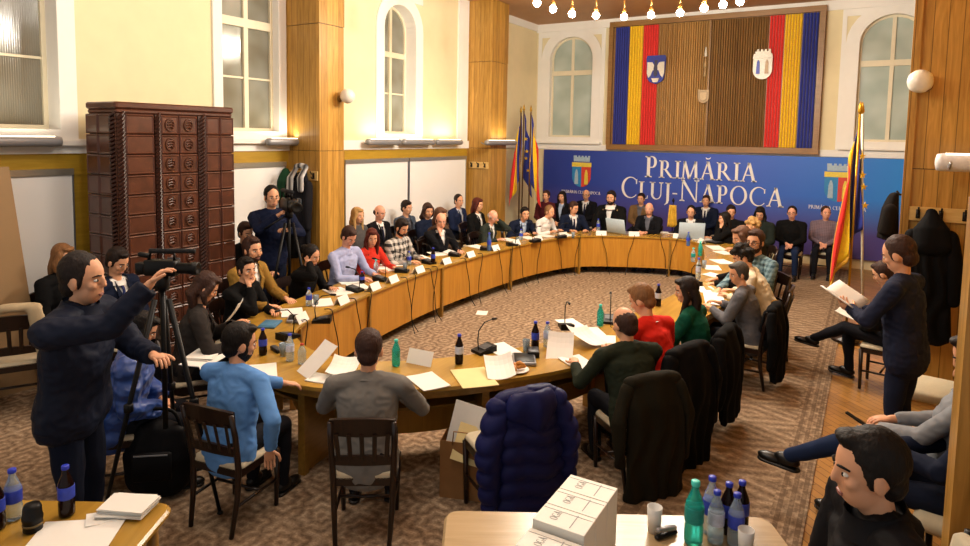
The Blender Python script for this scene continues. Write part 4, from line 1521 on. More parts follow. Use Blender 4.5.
    def fold(p):
        a = noise.noise(Vector((p.x * 7, p.y * 7, p.z * 8)) + off)
        b = noise.noise(Vector((p.x * 16 + p.z * 9, p.y * 16, p.z * 20 - p.x * 6)) + off * 2)
        ridge = (1 - abs(b) * 2.2)
        return Vector((noise.noise(Vector((p.x * 9, p.y * 9, p.z * 6)) + off), noise.noise(Vector((p.x * 8, p.y * 9, p.z * 7)) + off * 2), 0)) * fa * 1.7 + (p - H0 - s * max(0, min(.45, (p - H0).dot(s)))).normalized() * (ridge * fa * .9 + a * fa * .6)
    tr.v = [p + fold(p) for p in tr.v]
    if top in ('jacket', 'coat') and shirt_m is not None:
        keep = []
        for i, fc in enumerate(tr.f):
            c = sum((tr.v[k] for k in fc), Vector()) / len(fc) - H0
            t_, y_, x_ = c.dot(s), c.dot(f), c.x
            if y_ > .02 and .17 < t_ < .56 and abs(x_) < (t_ - .17) * .26:
                continue
            keep.append(i)
        tr.f = [tr.f[i] for i in keep]; tr.mi = [0] * len(tr.f)
    nm = {'jacket': 'jacket', 'shirt': 'shirt', 'sweater': 'sweater', 'coat': 'coat', 'puffer': 'puffer_jacket'}[top]
    tr.build(nm, tm, root, True)
    if top in ('jacket', 'coat') and shirt_m is not None:
        sq = torso_mb(-.004, 0.1)
        remesh(sq, cv, 2).build('shirt', shirt_m, root, True)
        for sx in (-1, 1):   # lapels
            lp = MB()
            P0, P1, P2, P3 = T(.52, sx * .062, .055), T(.40, sx * .095, .125 + pad), T(.19, sx * .012, .137 + pad), T(.42, sx * .048, .116 + pad)
            lp.add([P0, P1, P2, P3] + [p + f * .008 for p in (P0, P1, P2, P3)], [(0, 1, 2, 3), (7, 6, 5, 4), (0, 4, 5, 1), (1, 5, 6, 2), (2, 6, 7, 3), (3, 7, 4, 0)])
            lp.build('lapel', tm, root)
        if tie_m is not None:
            tq2 = MB()
            tq2.tube([T(.475, 0, .075), T(.44, 0, .105), T(.30, 0, .128), T(.16, 0, .126)], [(.018, .009), (.015, .007), (.030, .006), (.032, .005)], 8, flat=X)
            tq2.build('tie', tie_m, root, True)
    cm = collar or (shirt_m if (top in ('jacket', 'coat') and shirt_m is not None) else (tm if top in ('shirt', 'coat', 'puffer', 'sweater') else None))
    if cm is not None:
        hgt = {'shirt': .045, 'jacket': .04, 'sweater': .028, 'coat': .07, 'puffer': .08}[top]
        ringc = MB()
        base_c = T(.485) if top not in ('coat', 'puffer') else T(.495)
        g_, g0 = g, g
        if top in ('coat', 'puffer'): g = g * 1.28
        ringc.tube([base_c, base_c + nd * hgt * .55, base_c + nd * hgt], [.082 * g, .070 * g, .066 * g], 16, caps=False)
        ringc.tube([base_c + nd * hgt, base_c + nd * hgt * .4, base_c], [.069 * g, .078 * g, .094 * g], 16, caps=False)
        ringc.build('collar', cm, root, True)
        g = g0
    if hood is not None:
        hd = MB()
        hd.capsule([T(.47, -.13, .04), T(.50, -.10, -.06), T(.51, 0, -.11), T(.50, .10, -.06), T(.47, .13, .04)], [.035, .045, .05, .045, .035], 10)
        remesh(hd, .012, 2).build('hood', hood, root, True)
    # ---- trousers and shoes
    lm = legs_m or cloth('dark_trousers', '#14151b')
    tq = MB()
    tq.capsule([H0 + Vector((-.07, -.01, 0)), H0 + Vector((.07, -.01, 0))], [.115 if pose == 'sit' else .12] * 2, 12)
    for a, k, b in zip(hj, kn, an):
        tq.capsule([a, a.lerp(k, .5), k], [.092, .082, .066], 12)
        tq.capsule([k, k.lerp(b, .4), b], [.066, .060, .048], 12)
    tr = remesh(tq, max(cv, .012), 2)
    tr.v = [p + Vector((noise.noise(p * 8 + off), noise.noise(p * 9 + off * 2), noise.noise(p * 8))) * .009 for p in tr.v]
    tr.build('trousers', lm, root, True)
    for k, b in zip(kn, an):
        fw = Vector((0, 1, 0))
        sh = (k - b)
        if lg.get('toes'): fw = Vector(lg['toes'])
        fw.normalize()
        up = Vector((0, 0, 1)); up = (up - fw * up.dot(fw)).normalized(); sd = fw.cross(up)
        rm = Matrix((sd, fw, up)).transposed()
        so = MB()
        so.ell(b + fw * .02 - up * .035, (.042, .085, .05), rm, 12, 8)
        so.ell(b + fw * .12 - up * .055, (.046, .085, .034), rm, 12, 8)
        so.rbox(b + fw * .065 - up * .080, (.085, .27, .02), .04, rm)
        so.build('shoe', shoe_m or M_shoe, root, True)
    # ---- chair
    if chair and pose == 'sit':
        rot = Matrix.Rotation(R_(face), 3, 'Z')
        c = loc + rot @ Vector((0, .06, 0))
        oc = put_chair(c.x, c.y, R_(face), chair_label or 'dark wooden chair under the ' + ' '.join(label.split()[:10]), z=.012 + extra_z)
        oc.scale = (scale,) * 3
        root_chair[root.name] = oc
    return root
WH = cloth('white_shirt', '#d5d3d0', bump=.15); SUIT = cloth('black_suit', '#0d0e13'); NAVY = cloth('navy_suit', '#10182c'); LB = cloth('light_blue_shirt', '#9fb0c8')
TIE = cloth('dark_tie', '#1b1d33'); BLK = cloth('black_wool', '#0b0b0c'); JEANS = cloth('blue_denim', '#1a2744', bump=.3)
# ---------------- near side of the table
person('seated man in grey sweater seen from behind, elbows on the near table end', 369, 350, headsize=1.14, face=34, lean=12, pitch=14, hair='brown', style='short', top='sweater', top_m=cloth('grey_knit', '#6f6c68', bump=.35), lod=0, group=GR, L=(-.15, .42, .75), R=(.20, .40, .75), eL=(-1, -.1, -.9), eR=(1, -.1, -.9), wide=1.12)
person('seated man in light blue sweater at the left end of the table, holding papers', 241, 343, headsize=1.14, face=10, lean=9, pitch=12, yaw=-34, hair='black', top='sweater', top_m=cloth('sky_blue_knit', '#5b8ac6', bump=.3), lod=0, group=GR, L=(.10, .50, .755), R=(.33, .02, .56), eR=(.8, -.5, -.3), wide=1.08, beard=True)
person('balding man in dark green sweater with glasses reading papers beside a navy coat', 624, 324, headsize=1.12, lean=16, pitch=20, yaw=10, face=50, hair='brown', style='thinning', glasses=True, top='sweater', top_m=cloth('bottle_green_knit', '#23291f', bump=.3), lod=0, group=GR, L=(-.30, .44, .75), R=(.05, .42, .75), wide=1.15, collar=cloth('black_collar', '#101214'))
person('person with brown hair in a bright red sweater leaning over the table', 641, 300, lean=20, pitch=28, yaw=20, hair='light', style='short', top='sweater', top_m=cloth('scarlet_knit', '#c4251b', bump=.2), collar=WH, lod=1, group=GR, wide=1.05)
person('woman with long dark hair in an emerald green top', 686, 291, lean=12, pitch=12, yaw=25, hair='dark', style='long', girl=True, top='sweater', top_m=cloth('emerald_cloth', '#0c4a3a', bump=.2), lod=1, group=GR)
person('grey-haired man in a grey blazer leaning on the right side of the table', 738, 274, lean=14, pitch=14, yaw=40, hair='grey', style='short', top='jacket', top_m=cloth('grey_blazer', '#595a60'), shirt_m=LB, collar=LB, lod=1, group=GR)
person('person with short black hair in a cream white sweater bent over the table', 742, 257, lean=26, pitch=30, yaw=15, hair='black', style='curly', top='sweater', top_m=cloth('cream_knit', '#c9bfa8', bump=.2), lod=1, group=GR)
person('bearded man with glasses in a teal checked shirt turned to the camera', 755, 242, lean=6, pitch=4, yaw=20, face_off=40, hair='brown', style='short', beard=True, glasses=True, top='shirt', top_m=pattern_cloth('teal_check', '#2e4a55', '#6f8a92', 'plaid', .05), lod=1, group=GR)
person('woman with long brown hair beside the bearded man in glasses', 741, 238, lean=12, pitch=16, yaw=30, hair='mid', style='long', girl=True, top='sweater', top_m=BLK, lod=1, group=GR)
person('person with curly blond hair at the far right of the table', 752, 226, lean=12, pitch=20, yaw=0, hair='blond', style='curly', girl=True, top='sweater', top_m=cloth('dark_olive', '#2a2a1e'), lod=2, group=GR)
person('woman with long dark hair in black, elbow on the table corner near the papers', 724, 219, D=.68, face=105, lean=12, pitch=8, yaw=15, hair='black', style='long', girl=True, top='sweater', top_m=BLK, lod=1, group=GR, R=(.22, .36, .765), L='chinL')
person('dark-haired man in a black suit and white shirt behind the open laptop', 691, 212, face=190, lean=6, pitch=10, hair='black', style='crew', top='jacket', top_m=SUIT, shirt_m=WH, tie_m=TIE, lod=1, group=GR)
# ---------------- head of the table
person('grey balding man in a black suit in the middle of the far table end', 649, 209, face=180, lean=6, pitch=6, skin='pink', hair='silver', style='balding', top='jacket', top_m=SUIT, shirt_m=cloth('grey_shirt', '#5b5c66'), lod=1, group=GR, L=(-.07, .42, .765), R=(.07, .42, .765))
person('dark-haired man in a black coat with a fur-trimmed hood at the far table end', 611, 198, face=182, lean=4, pitch=6, hair='dark', beard=True, style='short', top='coat', top_m=BLK, shirt_m=WH, hood=cloth('fawn_fur', '#9a8058', bump=.8, scale=50), lod=1, group=GR, extra_z=0)
# ---------------- left side of the table (near to far)
person('woman with dark brown hair in a charcoal jacket looking down at papers', 206, 288, lean=12, pitch=32, hair='brown', style='bob', girl=True, top='jacket', top_m=cloth('charcoal_tweed', '#2c2826', bump=.4), shirt_m=cloth('plum', '#3a2430'), lod=0, group=GL, L=(-.05, .38, .86), R=(.20, .40, .765))
person('young dark-haired man in black with his chin on his hand', 247, 270, lean=10, pitch=2, yaw=-20, face_off=-10, hair='black', style='short', top='sweater', top_m=BLK, lod=0, group=GL, R='chinR', L=(-.05, .40, .75))
person('bearded man in an ochre jacket just behind the young man in black', 253, 250, D=1.0, lean=10, pitch=4, yaw=-18, hair='brown', style='short', beard=True, top='jacket', top_m=cloth('ochre_cord', '#8a6a30', bump=.3), shirt_m=WH, lod=1, group=GL)
person('dark-haired woman in black resting her cheek on her hand', 312, 256, lean=18, pitch=18, yaw=-4, hair='black', style='bun', girl=True, top='sweater', top_m=BLK, lod=1, group=GL, R='templeR', L=(-.1, .42, .75))
person('man in a pale lavender shirt looking down at his papers', 349, 237, lean=10, pitch=34, yaw=-10, skin='pink', hair='brown', style='short', top='shirt', top_m=cloth('lavender_shirt', '#98a0c4', bump=.3), lod=1, group=GL, R=(.15, .42, .75), wide=1.15)
person('woman with long dark red hair in a red top', 372, 238, lean=8, pitch=14, yaw=-30, hair='red', style='long', girl=True, top='sweater', top_m=cloth('red_knit', '#b32d20'), lod=1, group=GL)
person('bearded man in a black and white plaid shirt', 402, 228, lean=12, pitch=26, yaw=-10, hair='dark', style='short', beard=True, top='shirt', top_m=pattern_cloth('bw_plaid', '#1a1a1c', '#b9b4ae', 'plaid', .09), lod=1, group=GL, wide=1.1)
person('bald man in a black suit with his hand at his mouth', 441, 221, lean=10, pitch=12, yaw=-25, skin='pink', hair='mid', style='balding', top='jacket', top_m=SUIT, shirt_m=WH, lod=1, group=GL, R='chinR')
person('balding man in a dark green-grey blazer resting his head on his hand', 493, 217, lean=16, pitch=26, yaw=-15, skin='pink', hair='silver', style='balding', top='jacket', top_m=cloth('green_grey_blazer', '#262c27'), shirt_m=WH, lod=1, group=GL, L='templeL')
person('dark-haired man in a navy suit with an open white collar', 525, 214, lean=24, pitch=8, yaw=-20, hair='black', style='short', top='jacket', top_m=NAVY, shirt_m=LB, lod=1, group=GL)
person('fair-haired man in a khaki vest over a white shirt', 550, 212, lean=24, pitch=10, yaw=-10, hair='light', style='crew', top='shirt', top_m=WH, shirt_m=None, lod=1, group=GL)
person('man with neat brown hair in a dark blue suit and tie', 574, 208, lean=10, pitch=16, yaw=25, hair='brown', style='short', top='jacket', top_m=NAVY, shirt_m=WH, tie_m=TIE, lod=1, group=GL)
# ---------------- row along the left wall
w = dict(face=-90, scale=1.04, lean=4, L='midL', R='midR', group=GW, lod=2)
person('woman with long blond hair sitting by the whiteboard behind the lavender shirt', 358, 216, hair='blond', style='long', girl=True, top='sweater', top_m=cloth('grey_top', '#4c4a4a'), pitch=6, **w)
person('balding man in a dark suit and tie sitting by the whiteboard', 380, 213, hair='brown', style='balding', skin='pink', top='jacket', top_m=SUIT, shirt_m=WH, tie_m=TIE, pitch=14, **w)
person('man in a blue-grey jacket sitting by the whiteboard seam', 407, 208, hair='dark', style='short', top='jacket', top_m=cloth('blue_grey', '#3d4756'), shirt_m=cloth('grey_shirt', '#5b5c66'), pitch=10, **w)
person('person with short brown hair in navy sitting behind the bald man', 428, 211, hair='brown', style='bob', girl=True, top='sweater', top_m=NAVY, pitch=12, yaw=-30, **w)
person('woman with tousled light brown hair behind the bald man', 441, 216, hair='mid', style='bob', girl=True, top='sweater', top_m=cloth('brown_top', '#4a382c'), pitch=12, **w)
person('man in a dark vest with white stripes by the second pine pillar', 459, 201, hair='dark', style='crew', top='jacket', top_m=cloth('navy_vest', '#1a2440'), shirt_m=cloth('pale_stripe', '#aab0bc'), pitch=6, yaw=-20, **w)
person('woman with short red hair in black by the second pine pillar', 478, 205, hair='red', style='bob', girl=True, top='jacket', top_m=BLK, shirt_m=WH, pitch=8, **w)
# ---------------- row along the banner
b = dict(face=180, lean=3, group=GB, lod=2, L='midL', R='midR')
person('person with brown hair in dark red sitting by the flags at the banner', 546, 196, hair='brown', style='short', top='sweater', top_m=cloth('maroon', '#4a1c20'), pitch=4, **b)
person('dark-haired woman in black sitting below the left crest', 562, 197, hair='black', style='long', girl=True, top='jacket', top_m=SUIT, shirt_m=LB, pitch=4, **b)
person('bald man in glasses and a dark suit sitting below the left crest', 586, 195, hair='grey', style='balding', glasses=True, top='jacket', top_m=SUIT, shirt_m=WH, tie_m=TIE, pitch=2, **b)
person('man with dark hair in a tan jacket sitting behind the grey balding man', 641, 199, hair='dark', style='short', top='jacket', top_m=cloth('tan_jacket', '#6a5236'), shirt_m=cloth('grey_shirt', '#5b5c66'), pitch=4, **b)
person('tall man in a dark suit and tie behind the man with the laptop', 706, 201, hair='brown', style='short', top='jacket', top_m=NAVY, shirt_m=WH, tie_m=TIE, pitch=2, **b)
person('man with short dark hair in black sitting behind the woman in black', 731, 212, hair='dark', style='short', top='sweater', top_m=BLK, pitch=10, yaw=20, **b)
person('woman with long black hair in a dark green coat below the end of the lettering', 760, 214, hair='black', style='long', girl=True, top='coat', top_m=cloth('dark_green_coat', '#1d2420'), pitch=24, **b)
person('man in glasses and a black pullover sitting to the right of the lettering', 792, 213, hair='dark', style='crew', skin='pink', glasses=True, top='sweater', top_m=BLK, pitch=4, legs_m=JEANS, **b)
person('man in a mauve checked shirt sitting below the right crest', 826, 213, hair='brown', style='crew', skin='pink', top='shirt', top_m=pattern_cloth('mauve_check', '#5a4a55', '#75646e', 'plaid', .03), pitch=2, yaw=20, **b)
# ---------------- the left corner
person('fair-haired person in black sitting by the left whiteboard', 64, 258, face=-75, scale=1.06, lean=4, hair='light', style='bob', girl=True, top='sweater', top_m=BLK, lod=1, pitch=8, L='lapL', R='lapR', group='people in front of the tiled stove')
person('man in a dark suit and blue tie sitting in front of the tiled stove', 118, 262, face=-75, scale=1.06, lean=5, hair='dark', style='short', top='jacket', top_m=NAVY, shirt_m=WH, tie_m=cloth('blue_tie', '#26305a'), pitch=26, lod=1, L='lapL', R='lapR', group='people in front of the tiled stove')
person('dark-haired person in a shiny blue jacket half hidden behind the standing cameraman', 143, 330, D=.95, face=-40, lean=14, hair='black', style='bob', top='puffer', top_m=puffer_mat('royal_blue', '#1b3f86'), lod=1, pitch=28, L='lapL', R='lapR', group=GL)
# ---------------- the camera crews
person('heavy-set cameraman in a navy jacket reaching up to his video camera', 85, 279, face=-58, pose='stand', scale=1.08, lean=5, pitch=2, yaw=0, skin='fair', hair='dark', style='crew', top='coat', top_m=cloth('navy_jacket', '#141a2b', bump=.3, rough=.6), legs_m=cloth('navy_jeans', '#131a2c'), lod=0, wide=1.22, R=(.12, .47, 1.60), eR=(.25, .1, -1), L=(-.06, .40, 1.18), eL=(-.6, -.1, -.8), palmR=(0, .4, -.9), curl=38, headsize=1.13, hem=-.06)
person('cameraman in a dark navy sweater behind a shoulder camera near the coats', 272, 197, face=-112, pose='stand', scale=1.1, lean=3, pitch=6, hair='black', style='crew', top='sweater', top_m=cloth('dark_navy_knit', '#101830'), lod=1, R=(.03, .32, 1.42), L=(-.08, .34, 1.25), eR=(.8, .1, -.7), eL=(-.8, .1, -.7), legs_m=cloth('navy_jeans', '#131a2c'))
person('person with dark brown hair half hidden below the far cameraman', 246, 233, face=-95, scale=1.06, lean=8, hair='brown', style='short', top='sweater', top_m=BLK, lod=2, pitch=14, group=GW)
# ---------------- right side
person('standing man in a navy sweatshirt reading a white booklet by the right pier', 898, 255, headsize=1.14, face=72, pose='stand', scale=1.06, lean=6, pitch=22, hair='brown', style='crew', top='sweater', top_m=cloth('slate_navy', '#1f2438'), legs_m=cloth('slate_trousers', '#1a2034'), lod=0, L=(-.10, .36, 1.16), R=(.06, .34, 1.12), eL=(-.7, -.2, -.8), eR=(.7, -.4, -.7), palmL=(0, 0, 1), palmR=(0, .3, 1), wide=1.2)
LEGS_X = dict(knees=((-.10, .44, .60), (.10, .44, .50)), ankles=((.10, .78, .36), (.14, .42, .09)), toes=(0, .96, .1))
person('seated person in black with crossed legs behind the standing man', 883, 274, face=80, lean=10, pitch=26, hair='brown', style='short', top='sweater', top_m=BLK, lod=1, legs=LEGS_X, L='lapL', R='lapR', group='people seated along the right wall')
person('seated person in jeans and grey shirt, legs crossed, half behind the near pier', 974, 358, face=80, scale=1.08, lean=-8, pitch=24, hair='dark', style='short', top='shirt', top_m=cloth('pale_grey_check', '#7e8288'), legs_m=JEANS, lod=0, legs=dict(knees=((-.10, .46, .62), (.10, .45, .50)), ankles=((.02, .84, .34), (.12, .50, .09)), toes=(0, .97, .05)), L=(-.08, .34, .72), R=(.14, .30, .72), group='people seated along the right wall', chair=False)
person('young dark-haired man in a black jacket in the bottom right corner', 866, 470, face=112, wide=1.34, scale=1.15, lean=10, pitch=6, yaw=0, skin='fair', hair='black', style='short', top='coat', top_m=cloth('black_jacket', '#101014', rough=.6), lod=0, L='lapL', R='lapR', collar=cloth('black_jacket', '#101014', rough=.6), group='people seated along the right wall', chair=False, legs=dict(knees=((-.14, .46, .52), (.12, .44, .52))))

person('person with a pen and paper behind the near pine pier, only hand and sleeve showing', 985, 405, at_xy=(.64, 4.45), face=80, scale=1.08, lean=4, hair='dark', style='short', top='jacket', top_m=NAVY, lod=0, L=(-.10, .36, .72), R=(.02, .38, .72), legs_m=cloth('navy_jeans', '#131a2c'), group='people seated along the right wall', chair=False)
# ================================================================ COATS
def drape(name, m, parent, pieces, vox=.014, amp=.014, fr=7.0, lining=None, puff=0.0):
    q = MB()
    zt_ = max(max(v.z for v in map(Vector, p[1])) if p[0] == 'c' else p[1][2] for p in pieces)
    for p in pieces:
        if p[0] == 'c': q.capsule(p[1], p[2], 14, flat=p[3] if len(p) > 3 else None)
        else: q.ell(p[1], p[2])
    t = remesh(q, vox, 3)
    t.v = [p + Vector((noise.noise(Vector((p.x * fr, p.y * fr, p.z * 2.2))), noise.noise(Vector((p.x * fr * 1.4 + 5, p.y * fr, p.z * 1.8))), noise.noise(Vector((p.x * 3, p.y * 3, p.z * 3))) * .5)) * amp for p in t.v]
    if not puff and amp > .02:
        t.v = [p + Vector((0, 1, 0)) * .016 * math.sin(p.x * 46 + 5 * noise.noise(Vector((p.x * 3, 1, p.z * 2.5)))) * min(1, max(0, (zt_ - p.z) * 1.6)) for p in t.v]
    if puff:
        def pf(p):
            d = Vector((p.x, p.y + .30, 0))
            return p + (d.normalized() if d.length > 1e-6 else d) * puff * (abs(math.sin(math.pi * (p.z + .02 * math.sin(p.x * 14)) / .105)) ** .6 - .5)
        t.v = [pf(p) for p in t.v]
    return t.build(name, m, parent, True)

def coat_on_chair(chair, m, label, length=.68, w=.25, fat=.07, name='coat', lining=None, hood=False, puff=0.0):
    c = chair.matrix_basis.copy()
    sc = chair.scale.x
    r = empty(name, chair.location, chair.rotation_euler.z, label, 'coat', 'coats over chair backs')
    r.scale = (sc,) * 3
    zt = .865
    X = (1, 0, 0)
    drape('body', m, r, [('c', [(0, -.30, zt), (0, -.335, zt - .15), (0, -.345, zt - .4), (0, -.35, zt - length)], [(w * .86, fat), (w, fat * 1.05), (w * 1.05, fat), (w * 1.12, fat * .8)], X),
                         ('c', [(-w * .8, -.285, zt + .02), (0, -.285, zt + .035), (w * .8, -.285, zt + .02)], [.055, .06, .055]),
                         ('c', [(0, -.22, zt - .02), (0, -.195, zt - .22)], [(w * .9, .03), (w * .95, .03)], X)], puff=puff, amp=.022)
    for s in (-1, 1):
        drape('sleeve', m, r, [('c', [(s * w * .92, -.30, zt - .02), (s * (w + .06), -.33, zt - .25), (s * (w + .05), -.33, zt - .58)], [fat * 1.0, fat * 1.05, fat * .8])], puff=puff, amp=.022)
    if hood:
        drape('hood', m, r, [('c', [(-.12, -.36, zt + .0), (0, -.385, zt - .03), (.12, -.36, zt + .0)], [(.05, .09), (.055, .13), (.05, .09)], (0, 1, 0))], amp=.03)
    if lining is not None:
        drape('lining', lining, r, [('c', [(w * .5, -.27, zt + .06), (w * .95, -.25, zt - .05), (w * 1.1, -.22, zt - .32)], [(.05, .03), (.06, .03), (.045, .025)])])
    return r
M_puff = cloth('navy_nylon', '#161a48', rough=.5, bump=.3, sheen=0)
ch = put_chair(-2.02, 4.10, 0, 'dark wooden chair with the navy puffer jacket over its back')
td = table_dir(Vector((-1.9, 3.8, 0)))
fa = math.atan2(-td.x, td.y)
b = at(527, 392, .98)
bk = Matrix.Rotation(fa, 3, 'Z') @ Vector((0, -.28 * 1.06, 0))
place(ch, (b.x - bk.x, b.y - bk.y, .012), fa); ch.scale = (1.06,) * 3
coat_on_chair(ch, M_puff, 'quilted navy blue puffer jacket over the back of an empty chair', .62, .20, .075, 'puffer_jacket', hood=True, puff=.03)
names = {o['label']: o for o in list(C.objects) if o.get('label')}
def chair_of(key):
    return [root_chair[o.name] for l, o in names.items() if l.startswith(key)][0]
M_olive = cloth('olive_coat', '#1e1b12', bump=.3); M_blkc = cloth('black_coat', '#08080a', bump=.3)
coat_on_chair(chair_of('balding man in dark green'), M_olive, 'long dark olive coat over the chair of the man in green', .86, .24, .05)
coat_on_chair(chair_of('person with brown hair in a bright red'), M_blkc, 'long black coat over the chair behind the red sweater', .86, .25, .06)
coat_on_chair(chair_of('woman with long dark hair in an emerald'), M_blkc, 'black coat over the chair of the woman in green', .74, .25, .06)
coat_on_chair(chair_of('grey-haired man in a grey blazer'), M_blkc, 'black coat with mustard lining over the chair of the man in grey', .74, .22, .05, lining=cloth('mustard_lining', '#8a5f22'))
coat_on_chair(chair_of('dark-haired person in a shiny blue'), M_blkc, 'large black coat over the chair behind the standing cameraman', .80, .27, .08)

def hung_coat(c, label, m, length, w, d=.10, hood=False, rz=0.0, name='hanging_coat', group='coats hanging on the racks'):
    r = empty(name, c, rz, label, 'coat', group)
    drape('body', m, r, [('c', [(0, -.10, -.02), (0, -.13, -.18), (0, -.14, -.5), (0, -.14, -length)], [(.05, .05), (w * .85, d), (w, d * 1.1), (w * 1.12, d * .9)], (1, 0, 0))], amp=.03)
    for s in (-1, 1):
        drape('sleeve', m, r, [('c', [(s * w * .75, -.13, -.17), (s * (w * 1.05), -.17, -.45), (s * w * 1.1, -.16, -.78 * min(1, length))], [.075, .07, .055])], amp=.02)
    if hood:
        drape('hood', m, r, [('c', [(0, -.09, .06), (0, -.15, -.10), (0, -.19, -.26)], [(.05, .05), (.15, .10), (.17, .10)], (1, 0, 0))], amp=.02)
    return r
hc = at_y(931, 218, 7.78)
hung_coat((hc.x, 7.76, hc.z), 'long black hooded coat hanging from the rack on the right pier', M_blkc, 1.15, .20, .10, True)
hk = MB().tube([(.34, 8.3, 2.06), (.27, 8.3, 2.05), (.24, 8.3, 2.09)], .012, 8).build('coat_hook', M_hook, None, True); tag(hk, 'small iron hook on the side of the right pier', 'hook')
hung_coat((.32, 8.3, 2.05), 'dark jacket hanging on the far side of the right pier edge', cloth('dark_fur_jacket', '#14100e', bump=.5), .5, .10, .08, rz=R_(-90))
hung_coat((-7.30, 6.87, 2.02), 'black coat hanging on the rack of the first pine pillar', M_blkc, 1.2, .16, .09)
hung_coat((-7.08, 6.85, 2.02), 'charcoal coat hanging nearest the corner of the first pine pillar', cloth('charcoal_coat', '#16161b', bump=.3), 1.1, .14, .09)
hung_coat((-7.47, 6.86, 2.06), 'dark green jacket hanging on the left end of the pillar rack', cloth('pine_green', '#1d3f2a', bump=.4), .32, .15, .09)
sf = empty('striped_scarf', (-7.10, 6.70, 2.08), 0, 'grey and white striped scarf over the coats on the first pillar', 'scarf')
drape('cloth', pattern_cloth('grey_stripe', '#2c2c30', '#b5b5b5', 'stripe', .10), sf, [('c', [(-.10, .03, .03), (-.11, -.09, -.12), (-.12, -.1, -.34)], [(.05, .03), (.07, .03), (.06, .03)], (1, 0, 0)), ('c', [(.08, .03, .03), (.09, -.09, -.12), (.10, -.1, -.30)], [(.05, .03), (.07, .03), (.06, .03)], (1, 0, 0)), ('c', [(-.10, .02, .04), (0, .0, .06), (.08, .02, .04)], .04)])

# ================================================================ TABLE ITEMS
M_paper = mat('white_paper', '#dedcd6', .8, var=.015, scale=8, spec=.15)
M_cream = mat('cream_paper', '#d9c892', .8, var=.03, scale=8, spec=.15)
M_print = mat('printed_grey', '#8c8c90', .8)
M_plas = mat('black_plastic', '#060607', .45)
M_silver = mat('silver_plastic', '#8e9096', .35, .5)
def bottle_mat(n, c, tr=.75):
    return mat('bottle_' + n, c, .12, var=.04, scale=6, trans=tr, spec=.5)
B_CLEAR, B_TEAL, B_COLA, B_BLUE, B_JUICE = bottle_mat('clear', '#cfe0ea'), bottle_mat('teal', '#3accc0', .7), bottle_mat('cola', '#1a0a08', .1), bottle_mat('blue', '#5f86c8', .6), bottle_mat('juice', '#b98a2a', .4)
M_cap_b, M_cap_t, M_cap_r = mat('blue_cap', '#2436b4', .4), mat('teal_cap', '#45c8bd', .4), mat('red_cap', '#a0241c', .4)
M_lab_b, M_lab_t, M_lab_w = mat('blue_label', '#2a3fae', .5, var=.2, scale=40), mat('teal_label', '#128a84', .5, var=.2, scale=40), mat('white_label', '#b9c2d8', .5, var=.2, scale=40)
TOPZ = TZ + .001
def bottle(p, label, glass, cap, lab, h=.23, r=.032, liquid=None, group=None, name='bottle'):
    o = empty(name, p, rnd.uniform(0, 6), label, 'bottle', group)
    MB().lathe([(r * .55, 0), (r * .95, .006), (r, .02), (r, h * .28), (r * .93, h * .33), (r, h * .38), (r, h * .58), (r * .92, h * .66), (r * .55, h * .80), (r * .40, h * .86), (r * .38, h * .93), (r * .3, h * .935)], (0, 0, 0), 14).build('bottle_body', glass, o, True)
    MB().lathe([(r * .46, h * .92), (r * .48, h * .93), (r * .48, h * .99), (r * .38, h)], (0, 0, 0), 12).build('cap', cap, o, True)
    if lab: MB().lathe([(r * 1.02, h * .36), (r * 1.03, h * .37), (r * 1.03, h * .59), (r * 1.02, h * .60)], (0, 0, 0), 14).build('bottle_label', lab, o, True)
    if liquid: MB().lathe([(r * .5, .008), (r * .9, .012), (r * .9, h * .30), (.001, h * .30)], (0, 0, 0), 12).build('drink', liquid, o, True)
    return o
def glass_cup(p, label, liquid=None, h=.11, r=.032, group='drinking glasses on the oval table', m=None, name='drinking_glass', cat='glass'):
    o = empty(name, p, 0, label, cat, group)
    MB().lathe([(r * .8, 0), (r, h), (r * .93, h), (r * .74, .006), (.001, .006)], (0, 0, 0), 14).build('glass_body', m or B_CLEAR, o, True)
    if liquid: MB().lathe([(.001, .008), (r * .73, .008), (r * .82, h * .5), (.001, h * .5)], (0, 0, 0), 12).build('drink', liquid, o, True)
    return o
def sheet(p, rz, w, l, label, m=None, n=1, curl=.01, name='paper', group=None, z=None, cat='paper', tilt=None):
    """one loose sheet or a slim stack, slightly curled"""
    t = .0012 * n
    mb = MB()
    mb.grid(lambda u, v: Vector(((u - .5) * w, (v - .5) * l, t + curl * ((2 * u - 1) ** 2 * .5 + (2 * v - 1) ** 2 * .7 * (v > .5)))), 6, 6, thick=max(t, .001))
    o = mb.build(name, m or M_paper)
    o.location = p
    o.rotation_euler = (tilt[0] if tilt else 0, tilt[1] if tilt else 0, rz)
    return tag(o, label, cat, group)
def stack(p, rz, w, l, n, label, m=None, group=None, t=.004, name='paper_stack', cat='paper'):
    o = empty(name, p, rz, label, cat, group)
    for k in range(n):
        s = MB().box((rnd.uniform(-.012, .012), rnd.uniform(-.012, .012), t * (k + .5)), (w, l, t * .92), Matrix.Rotation(rnd.uniform(-.10, .10), 3, 'Z'))
        s.build('sheet', m or M_paper, o)
    return o
def name_card(p, rz, label, group='white name cards along the inner table edge'):
    mb = MB()
    w, hh, d = .20, .085, .045
    mb.prism([(-d, 0), (0, hh), (d, 0), (d - .004, 0), (0, hh - .007), (-d + .004, 0)], (-w / 2, 0, 0), (0, 1, 0), (0, 0, 1), (w, 0, 0))
    o = mb.build('name_card', M_paper)
    o.location = p; o.rotation_euler = (0, 0, rz)
    return tag(o, label, 'name card', group)
M_led = mat('grey_keypad', '#3a3c42', .4)
